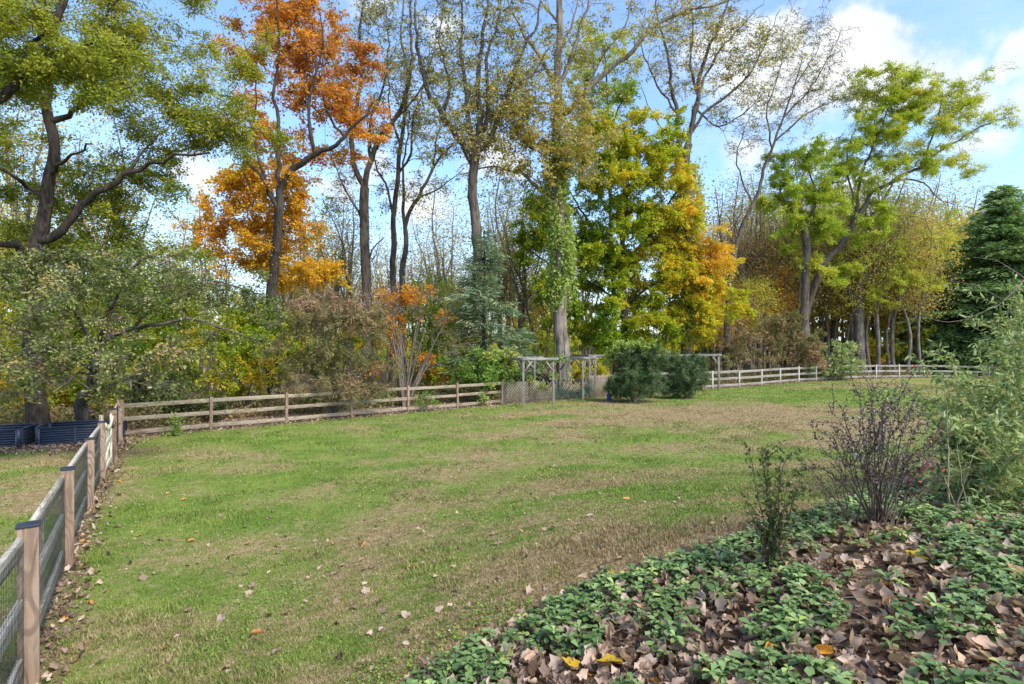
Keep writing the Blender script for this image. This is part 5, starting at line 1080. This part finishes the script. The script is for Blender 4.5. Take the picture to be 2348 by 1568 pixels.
# ------------------------------------------------------------------ woods behind: prototypes and copies
def proto(name, h, r, leaf, bark, nt, nleaf, lsize, crown_lo, seed, tint=.5, lean=.4, tw=.011, tr=.012, asp=.7, sp=.6):
    pl = Plant(seed); rg = pl.rg; root = empty(name, (0, 0, 0), None, 'tree'); p = [np.array([0, 0, -.6])]
    for u in (.25, .5, .75, 1): p.append(np.array([rg.normal() * lean * u, rg.normal() * lean * u, h * u]))
    pl.trunk(p, tr * h, .03, seg=1.0, k=7)
    for k in range(4):
        z = h * (crown_lo + .3 * rg.random()); a = rg.random() * 6.28; q0 = np.array([0, 0, z]); q = q0 + [math.cos(a) * r * .5, math.sin(a) * r * .5, h * .22]; q2 = q0 + [math.cos(a) * r * .8, math.sin(a) * r * .8, h * .42]
        pl.limb([q0, q, q2], tr * h * .5, .02, seg=1.0, k=5, jit=.12)
    T_ = ball((0, 0, h * (crown_lo + 1) / 2 * 1.03), (r, r, h * (1 - crown_lo) * .52), nt, rg, .4); pl.grow(T_, rt=tw, minz=h * crown_lo * .8, seg=.8, jit=.1)
    pl.wood('trunk', M[bark], root); idx = np.repeat(np.arange(nt), np.maximum(0, (nleaf * (.3 + 1.4 * rg.random(nt))).astype(int)))
    P = T_[idx] + rg.normal(size=(len(idx), 3)) * sp * [1, 1, .6]; tt = np.clip((tint + rg.normal(size=nt) * .12)[idx] + rg.normal(size=len(idx)) * .13, 0, 1)
    V, F, m_ = leaves(P, lsize, asp); link('crown', make_mesh('crown', V, F, M[leaf], tint=np.repeat(tt, m_)), root); return root
PR = {
 'bare': proto('distant_tree', 17, 3.2, 'sparse', 'bark_far', 330, 8, .15, .32, 201, .55),
 'bare2': proto('distant_tree', 15, 2.6, 'sparse', 'bark_far', 280, 10, .15, .3, 202, .7, lean=.9),
 'yellow': proto('distant_tree', 14, 3.2, 'locust', 'bark_far', 200, 24, .19, .34, 203, .75),
 'tan': proto('distant_tree', 15, 3.0, 'rust', 'bark_far', 240, 9, .17, .30, 204, .9),
 'gold': proto('distant_tree', 12, 3.0, 'gold', 'bark', 170, 56, .19, .25, 205, .68),
 'green': proto('distant_tree', 10, 3.0, 'gold', 'bark_dark', 170, 60, .18, .15, 206, .25),
 'orange': proto('distant_tree', 13, 2.8, 'orange', 'bark_far', 190, 20, .19, .28, 207, .6),
}
BG = []   # (px, Y, kind, scale, label)
def z_(a): return a
rb = np.random.default_rng(77)
# left and centre: thin bare trees against the sky
for (px, Yd, kd, s_) in ((40, 34, 'bare', 1.0), (60, 30, 'bare2', 1.1), (260, 38, 'bare', 1.1), (215, 33, 'bare2', .95), (155, 40, 'tan', .9), (460, 42, 'bare', .78), (500, 38, 'bare2', .72), (430, 48, 'bare', .8), (720, 44, 'bare', .75), (760, 40, 'bare2', .85), (790, 50, 'bare', .9), (850, 48, 'gold', .62), (690, 52, 'gold', .7),
                          (805, 42, 'bare', .6), (1000, 46, 'bare', .95), (1030, 52, 'gold', .75), (1150, 44, 'bare', 1.0), (1170, 50, 'bare', .95), (1215, 42, 'bare2', .8), (1240, 54, 'gold', .8), (1345, 46, 'bare', .8), (990, 40, 'green', .75), (1150, 48, 'yellow', .8), (1310, 50, 'bare2', .9),
                          (560, 46, 'gold', .6), (610, 40, 'green', .6), (370, 34, 'green', .7), (260, 30, 'green', .7), (420, 44, 'gold', .75), (130, 28, 'green', .62), (-20, 28, 'gold', .7), (0, 38, 'yellow', .9), (330, 42, 'yellow', .8), (680, 40, 'bare2', .6), (1060, 44, 'green', .6)):
    BG.append((px, Yd, kd, s_, 'left'))
for i in range(74):   # right-hand woods: close ranks of slim trees
    px = 1610 + (2330 - 1610) * ((i * .618) % 1) + rb.normal() * 6; Yd = 56 + 34 * rb.random()
    if px > 2090: Yd = 66 + 26 * rb.random()
    kd = rb.choice(['bare', 'bare2', 'yellow', 'tan', 'gold', 'orange'], p=[.36, .22, .12, .16, .09, .05]); hgt = (1.05 + .35 * rb.random()) * (Yd / 62) ** .9
    if px < 1780: hgt *= .80
    BG.append((px, Yd, kd, hgt, 'right'))
for (px, Yd, kd, s_) in ((1640, 46, 'orange', .66), (1690, 47, 'orange', .62), (1650, 50, 'tan', 1.1), (1720, 52, 'tan', 1.0), (1765, 50, 'orange', .75), (1740, 52, 'tan', 1.1), (1730, 46, 'yellow', .6), (1780, 55, 'gold', 1.1), (1910, 56, 'tan', 1.2), (2060, 58, 'gold', 1.25), (2150, 68, 'yellow', 1.35), (2170, 75, 'gold', 1.5), (2290, 72, 'tan', 1.5), (1610, 48, 'gold', .72), (2110, 66, 'yellow', 1.25), (2080, 60, 'gold', 1.0), (2200, 72, 'yellow', 1.55), (2330, 70, 'tan', 1.5)):
    BG.append((px, Yd, kd, s_, 'right'))
for i in range(30):   # slim bare stems through the middle
    px = 640 + 640 * ((i * .618 + .17) % 1); Yd = 40 + 20 * rb.random(); BG.append((px, Yd, rb.choice(['bare', 'bare2', 'tan'], p=[.5, .35, .15]), .55 + .4 * rb.random(), 'left'))
for i in range(30):   # bare trunks standing in front of the yellow at the right
    px = 1690 + 430 * ((i * .618 + .4) % 1) + rb.normal() * 5; Yd = 50 + 8 * rb.random(); BG.append((px, Yd, rb.choice(['bare', 'bare2'], p=[.6, .4]), .85 + .35 * rb.random(), 'right'))
for i in range(34):   # deeper rank left and centre, below the sky gaps
    px = -60 + (1560 + 60) * ((i * .618 + .3) % 1); Yd = 58 + 30 * rb.random(); BG.append((px, Yd, rb.choice(['gold', 'green', 'yellow', 'tan', 'bare'], p=[.25, .2, .2, .1, .25]), .40 + .22 * rb.random(), 'deep'))
NOTE = {'bare': 'slim nearly leafless grey tree', 'bare2': 'thin leaning half-bare tree', 'yellow': 'slender yellow-green tree', 'tan': 'slender tree with tan brown leaves', 'gold': 'slender tree with golden leaves', 'green': 'small leafy green tree', 'orange': 'slim tree with orange leaves'}
WHERE = {'left': 'in the thin woods behind the left rail fence', 'right': 'in the crowded woods beyond the right fence', 'deep': 'far back in the woods beyond the lattice'}
used = set()
for (px, Yd, kd, s_, wh) in BG:
    x, y = at(px, Yd); lab = NOTE[kd] + ' ' + WHERE[wh]; o = PR[kd]; loc = (x, y, float(gz(x, y))); rz = rb.random() * 6.28
    if kd not in used:
        used.add(kd); o.location = loc; o.rotation_euler = (0, 0, rz); o.scale = (s_, s_, s_)
        first = o; PR[kd] = o
    else: first = copy_tree(o, loc, rz, s_)
    first['label'] = lab; first['category'] = 'tree'; first['group'] = '%s trees %s' % (kd.replace('2', ' leaning'), WHERE[wh])
# far wood: one mass of brush and thin stems low behind everything
V_, F_, T_, g = [], [], [], Geo(); n = 26000
ang = R(1) * rng.uniform(-58, 58, n); dd = rng.uniform(72, 105, n); x = np.sin(ang) * dd; y = np.cos(ang) * dd; zz = gz(x, y); hh = 5.5 * (.45 + .9 * fbm(ang * 9 + 3, dd * 0 + 2, 4)) * (1 + .5 * sst(15, 30, np.degrees(ang))); P = np.stack([x, y, zz + hh * rng.random(n) ** .8], 1)
V, F, m_ = leaves(P, .75, .7)
o = link('far_woods', make_mesh('far_woods', V, F, M['gold'], tint=np.clip(.42 + .5 * (fbm(ang * 14 + 8, zz * 0 + 5, 3) - .4) + .16 * rng.normal(size=n), 0, 1))); tag(o, 'distant brush and treetops closing the view beyond the woods', 'woods', None, 'stuff')
for i in range(420):
    a = R(1) * rng.uniform(-55, 55); d_ = rng.uniform(66, 104); x0, y0 = math.sin(a) * d_, math.cos(a) * d_; z0 = float(gz(x0, y0)); h_ = rng.uniform(6, 10.5) * (1.25 if a > R(15) else .9)
    g.tube(np.array([[x0, y0, z0 - .3], [x0 + rng.normal() * .4, y0, z0 + h_ * .5], [x0 + rng.normal() * .9, y0, z0 + h_]]), np.array([.17, .12, .03]), 4)
g.build('stems', M['bark'], o)
# undergrowth on the woods floor just behind the fences
n = 42000; px_ = rng.uniform(-80, 2300, n); fx = np.interp(px_, [-80, 285, 1148, 1395, 1625, 2200, 2300], [18, 18, 27.5, 32, 36, 50, 50]); Yy = fx + .6 + 9 * rng.random(n) ** 1.6; x = (px_ - CX_D) / F_D * Yy
k = (beyond(x, Yy) > .35); x, Yy = x[k], Yy[k]; ht = .15 + .95 * np.clip(fbm(x * .7, Yy * .7 + 3, 3) - .25, 0, 1) * 1.5; P = np.stack([x, Yy, gz(x, Yy) + ht * rng.random(len(x)) ** 1.3], 1)
V, F, m_ = leaves(P, .15, .5); o = link('undergrowth', make_mesh('undergrowth', V, F, M['rust'], tint=np.clip(.35 + .9 * (fbm(x * .4 + 7, Yy * .4, 3) - .5) + .18 * rng.normal(size=len(x)), 0, 1))); tag(o, 'low tangled green and brown undergrowth on the woods floor behind the fences', 'undergrowth', None, 'stuff')

# ------------------------------------------------------------------ foreground shrubs
def stem_shrub(name, label, base, stems, leaf, bark, lsize, step, seed, asp=.45, six=False, side=(.25, 6), r0=.009, tint=.5, tsd=.2, droop=.1, cat='shrub', extra_tint=None, arch=.25, start=.25, per=2, pos=.01):
    """stems: end points in the world; leaves sit along each stem and its side shoots"""
    rg = np.random.default_rng(seed); b = np.array([base[0], base[1], float(gz(base[0], base[1]))]); root = empty(name, b, label, cat); g = Geo(); P = []; D = []
    for e in stems:
        e = np.asarray(e, float); o = np.array([rg.normal() * .05, rg.normal() * .05, 0]); p0 = b + o; L_ = np.linalg.norm(e - p0)
        c = p0 + (e - p0) * .5 + np.array([0, 0, arch * L_ * .5]) * np.array([1, 1, 1]); n = max(5, int(L_ / .06)); u = np.linspace(0, 1, n)[:, None]
        p = (1 - u) ** 2 * p0 + 2 * u * (1 - u) * c + u * u * e; p[1:] += np.cumsum(rg.normal(size=(n - 1, 3)) * .0065, axis=0)
        rr = r0 * (.7 + .6 * rg.random()); g.tube(p - b, np.linspace(rr, .0018, n), 5)
        paths = [(p, start)]
        for _ in range(rg.poisson(side[1])):
            j = int(n * rg.uniform(start, .95)); tg = unit(p[min(j + 1, n - 1)] - p[max(j - 1, 0)]); dv = unit(tg * .9 + unit(rg.normal(size=3)) * .8 + [0, 0, .15]); l2 = side[0] * (.4 + rg.random()) * L_
            m2 = max(4, int(l2 / .05)); uu = np.linspace(0, 1, m2)[:, None]; q = p[j] + dv * l2 * uu + np.array([0, 0, -.12 * l2]) * uu ** 2 * droop * 3; q[1:] += np.cumsum(rg.normal(size=(m2 - 1, 3)) * .004, axis=0); g.tube(q - b, np.linspace(.003, .0012, m2), 4); paths.append((q, .1))
        for (q, s0) in paths:
            ll = np.concatenate([[0], np.cumsum(np.linalg.norm(np.diff(q, axis=0), axis=1))]); m_ = int(ll[-1] * (1 - s0) / step)
            if m_ < 1: continue
            ss = ll[-1] * (s0 + (1 - s0) * np.arange(1, m_ + 1) / m_)
            for _ in range(per):
                s2 = ss + rg.normal(size=m_) * step * .2; pp = np.stack([np.interp(s2, ll, q[:, i]) for i in range(3)], 1); tg = unit(np.stack([np.interp(s2 + .01, ll, q[:, i]) - np.interp(s2 - .02, ll, q[:, i]) for i in range(3)], 1))
                P.append(pp + rg.normal(size=pp.shape) * pos); D.append(unit(tg * .6 + unit(rg.normal(size=(m_, 3))) * .8))
    g.build('stem', M[bark], root, smooth=True); P = np.concatenate(P); D = np.concatenate(D); ti = rg.normal(tint, tsd, len(P))
    if extra_tint is not None: ti = extra_tint(P, ti, rg)
    V, F, m_ = leaves(P - b, lsize, asp, dirs=D, droop=droop, six=six, upn=.8); link('foliage', make_mesh('foliage', V, F, M[leaf], tint=np.clip(np.repeat(ti, m_), 0, 1)), root); return root
rg0 = np.random.default_rng(99)
bb = G(2012, 1215); Yb = bb[1]
ends = [W(px, py, Yb + dy) for (px, py, dy) in ((1985, 880, 0), (2010, 885, .1), (1960, 905, -.1), (1935, 930, .1), (1915, 965, 0), (1900, 990, .2), (2040, 905, 0), (2065, 890, .2), (2090, 900, -.1), (2100, 930, .1), (1955, 960, -.3), (1990, 930, -.3), (2030, 950, -.3), (2070, 960, -.35), (2110, 980, .2), (2130, 1020, .1), (2145, 1050, -.1),
        (2120, 1070, .3), (1885, 1030, -.1), (1870, 1070, .1), (1920, 1010, -.35), (1950, 1030, .3), (2080, 1010, .35), (2150, 990, .1), (2010, 990, .4), (2100, 1040, -.4), (1975, 1000, .4), (2060, 1060, -.4), (2165, 1090, .0), (1980, 1040, -.45), (1895, 945, -.2), (2030, 900, .3))]
stem_shrub('barberry_shrub', 'dark purple twiggy shrub rising from the edge of the planting bed', bb, ends, 'barb', 'twig_dark', .029, .016, 301, side=(.22, 6), r0=.0065, tint=.5, tsd=.22, start=.38, per=1, extra_tint=lambda P, ti, rg: np.where((P[:, 0] > bb[0] + .25) & (rg.random(len(P)) < .10), 1.0, np.minimum(ti, .93)), arch=.35, pos=.006)
b2 = G(1950, 1205)
ends = [W(px, py, b2[1] + dy) for (px, py, dy) in ((1865, 1085, 0), (1880, 1100, .2), (1900, 1095, -.1), (1925, 1070, .1), (1890, 1130, -.2), (1935, 1040, 0))]
stem_shrub('barberry_shrub', 'small sprawling purple shrub at the left foot of the larger dark one', b2, ends, 'barb', 'twig_dark', .024, .02, 302, side=(.3, 4), r0=.004, tint=.5, start=.3, per=1, arch=.2, pos=.006, extra_tint=lambda P, ti, rg: np.where(rg.random(len(P)) < .04, 1.0, np.minimum(ti, .93)))
b3 = G(1775, 1312)
ends = [W(px, py, b3[1] + dy) for (px, py, dy) in ((1712, 1016, 0), (1738, 1030, .05), (1765, 1040, .1), (1790, 1060, 0), (1815, 1045, .05), (1828, 1050, 0), (1732, 1090, -.1), (1750, 1130, .15), (1840, 1160, .1), (1720, 1150, -.1), (1790, 1120, -.15))]
stem_shrub('young_shrub', 'slim upright shrub with green and a few red leaves at the bed edge', b3, ends, 'olive', 'twig_dark', .040, .024, 303, side=(.16, 5), r0=.007, tint=.3, tsd=.2, start=.10, per=2, arch=.1, pos=.015, asp=.5)
ends = [W(px, py, b3[1] + dy) for (px, py, dy) in ((1740, 1200, 0), (1800, 1190, .1), (1770, 1170, -.05), (1725, 1160, 0))]
stem_shrub('young_shrub', 'low red and purple leaved shoots inside the slim upright shrub', b3, ends, 'barb', 'twig_dark', .03, .035, 304, side=(.16, 3), r0=.004, tint=.75, tsd=.25, start=.3, per=1, arch=.1, pos=.015)
# silvery green butterfly bush mass at the right
bq = G(2275, 1185); Yq = bq[1] + .9
root = None
def budd(label, basepx, Yd, spec, seed, n_leafdens=1.0):
    x, y = at(basepx, Yd); rg = np.random.default_rng(seed); ends = []
    for (px, py, rx, ry, n, dy) in spec:
        for _ in range(max(1, int(n * .72))): ends.append(W(px + rg.uniform(-rx, rx), py + rg.uniform(-ry, ry), Yd + dy + rg.normal() * .35))
    r = stem_shrub('butterfly_bush', label, (x, y), ends, 'budd', 'straw', .085, .045, seed, side=(.30, 6), r0=.008, tint=.45, tsd=.2, start=.35, per=2, arch=.45, droop=.35, asp=.26, six=True, cat='bush', pos=.012)
    # dry flower spikes at shoot ends
    b = np.array(r.location)
    for e in ends[::2]:
        dv = unit(rg.normal(size=3) * np.array([1, .6, .4]) + [-.3, 0, .1]); m_ = 26; s_ = rg.random(m_) * .16; P = e - b + dv * s_[:, None] + rg.normal(size=(m_, 3)) * .008
        g = Geo(); g.tube(np.array([e - b, e - b + dv * .16]), np.array([.006, .002]), 4); V, F, k_ = leaves(P, .024, .6); g.add(V, F); me = g.mesh('flower_spike', M['apple']); a_ = me.attributes.new('tint', 'FLOAT', 'FACE'); a_.data.foreach_set('value', np.full(len(me.polygons), .88, np.float32)); link('flower_spike', me, r)
budd('big silvery green bush with long leaves crowding the right edge', 2290, Yq + .5, [(2250, 930, 100, 50, 22, 0), (2325, 860, 35, 45, 8, .2), (2180, 980, 70, 50, 13, -.1), (2250, 1010, 100, 60, 26, -.3), (2335, 760, 20, 60, 5, .2), (2170, 900, 50, 20, 4, .2), (2330, 960, 50, 90, 20, -.2), (2160, 1040, 50, 50, 10, -.2)], 311)
budd('second silvery green bush at the extreme right behind the first', 2380, Yq + 1.6, [(2340, 720, 50, 60, 12, 0), (2335, 790, 45, 50, 11, 0), (2380, 850, 60, 80, 16, 0), (2265, 890, 45, 25, 7, 0), (2110, 800, 15, 20, 2, 0), (2130, 915, 30, 20, 3, 0), (2095, 840, 12, 12, 1, 0)], 312)
budd('low leafy end of the silvery bush spreading over the bed at the right', 2300, Yq - .3, [(2200, 1090, 60, 30, 12, 0), (2280, 1090, 70, 40, 16, -.2), (2340, 1060, 50, 60, 14, -.3), (2150, 1110, 30, 30, 5, 0)], 313)
b5 = G(2180, 1185)
stem_shrub('dry_stalk', 'pair of bare straw-coloured stalks between the purple shrub and the silvery bush', b5, [W(2165, 880, b5[1]), W(2192, 1010, b5[1] + .1), W(2150, 1060, b5[1]), W(2235, 1040, b5[1] + .2)], 'sparse', 'straw', .03, .3, 314, side=(.15, 2), r0=.009, start=.5, per=1, arch=.05)
# leafless branch reaching in from the right, on a shrub rooted outside the picture
pl = Plant(5); xb, yb = at(2560, 5.4); bz = np.array([xb, yb, float(gz(xb, yb))]); r = empty('leafless_shrub', bz, 'arching bare grey-brown branch reaching in from the right edge', 'shrub')
w5 = lambda px, py, Y=5.4: W(px, py, Y)
pl.trunk([bz, w5(2540, 1100), w5(2480, 820), w5(2400, 700), w5(2350, 640)], .028, .010, seg=.1, k=7, jit=.006, flare=.2)
pl.limb([w5(2350, 640), w5(2300, 690, 5.3), w5(2260, 712, 5.25), w5(2200, 735, 5.2), w5(2150, 735, 5.15), w5(2115, 722, 5.1)], .006, .0016, seg=.06, k=5, jit=.003)
pl.limb([w5(2350, 640), w5(2290, 600, 5.4), w5(2230, 590, 5.3)], .005, .0012, seg=.06, k=5, jit=.003)
pl.limb([w5(2300, 690, 5.3), w5(2240, 655, 5.2), w5(2160, 640, 5.2), w5(2130, 618, 5.2)], .004, .0012, seg=.06, k=5, jit=.003)
pl.limb([w5(2330, 660, 5.4), w5(2310, 720, 5.4), w5(2330, 760, 5.4)], .004, .0015, seg=.06, k=5, jit=.003)
pl.wood('stem', M['twig'], r)
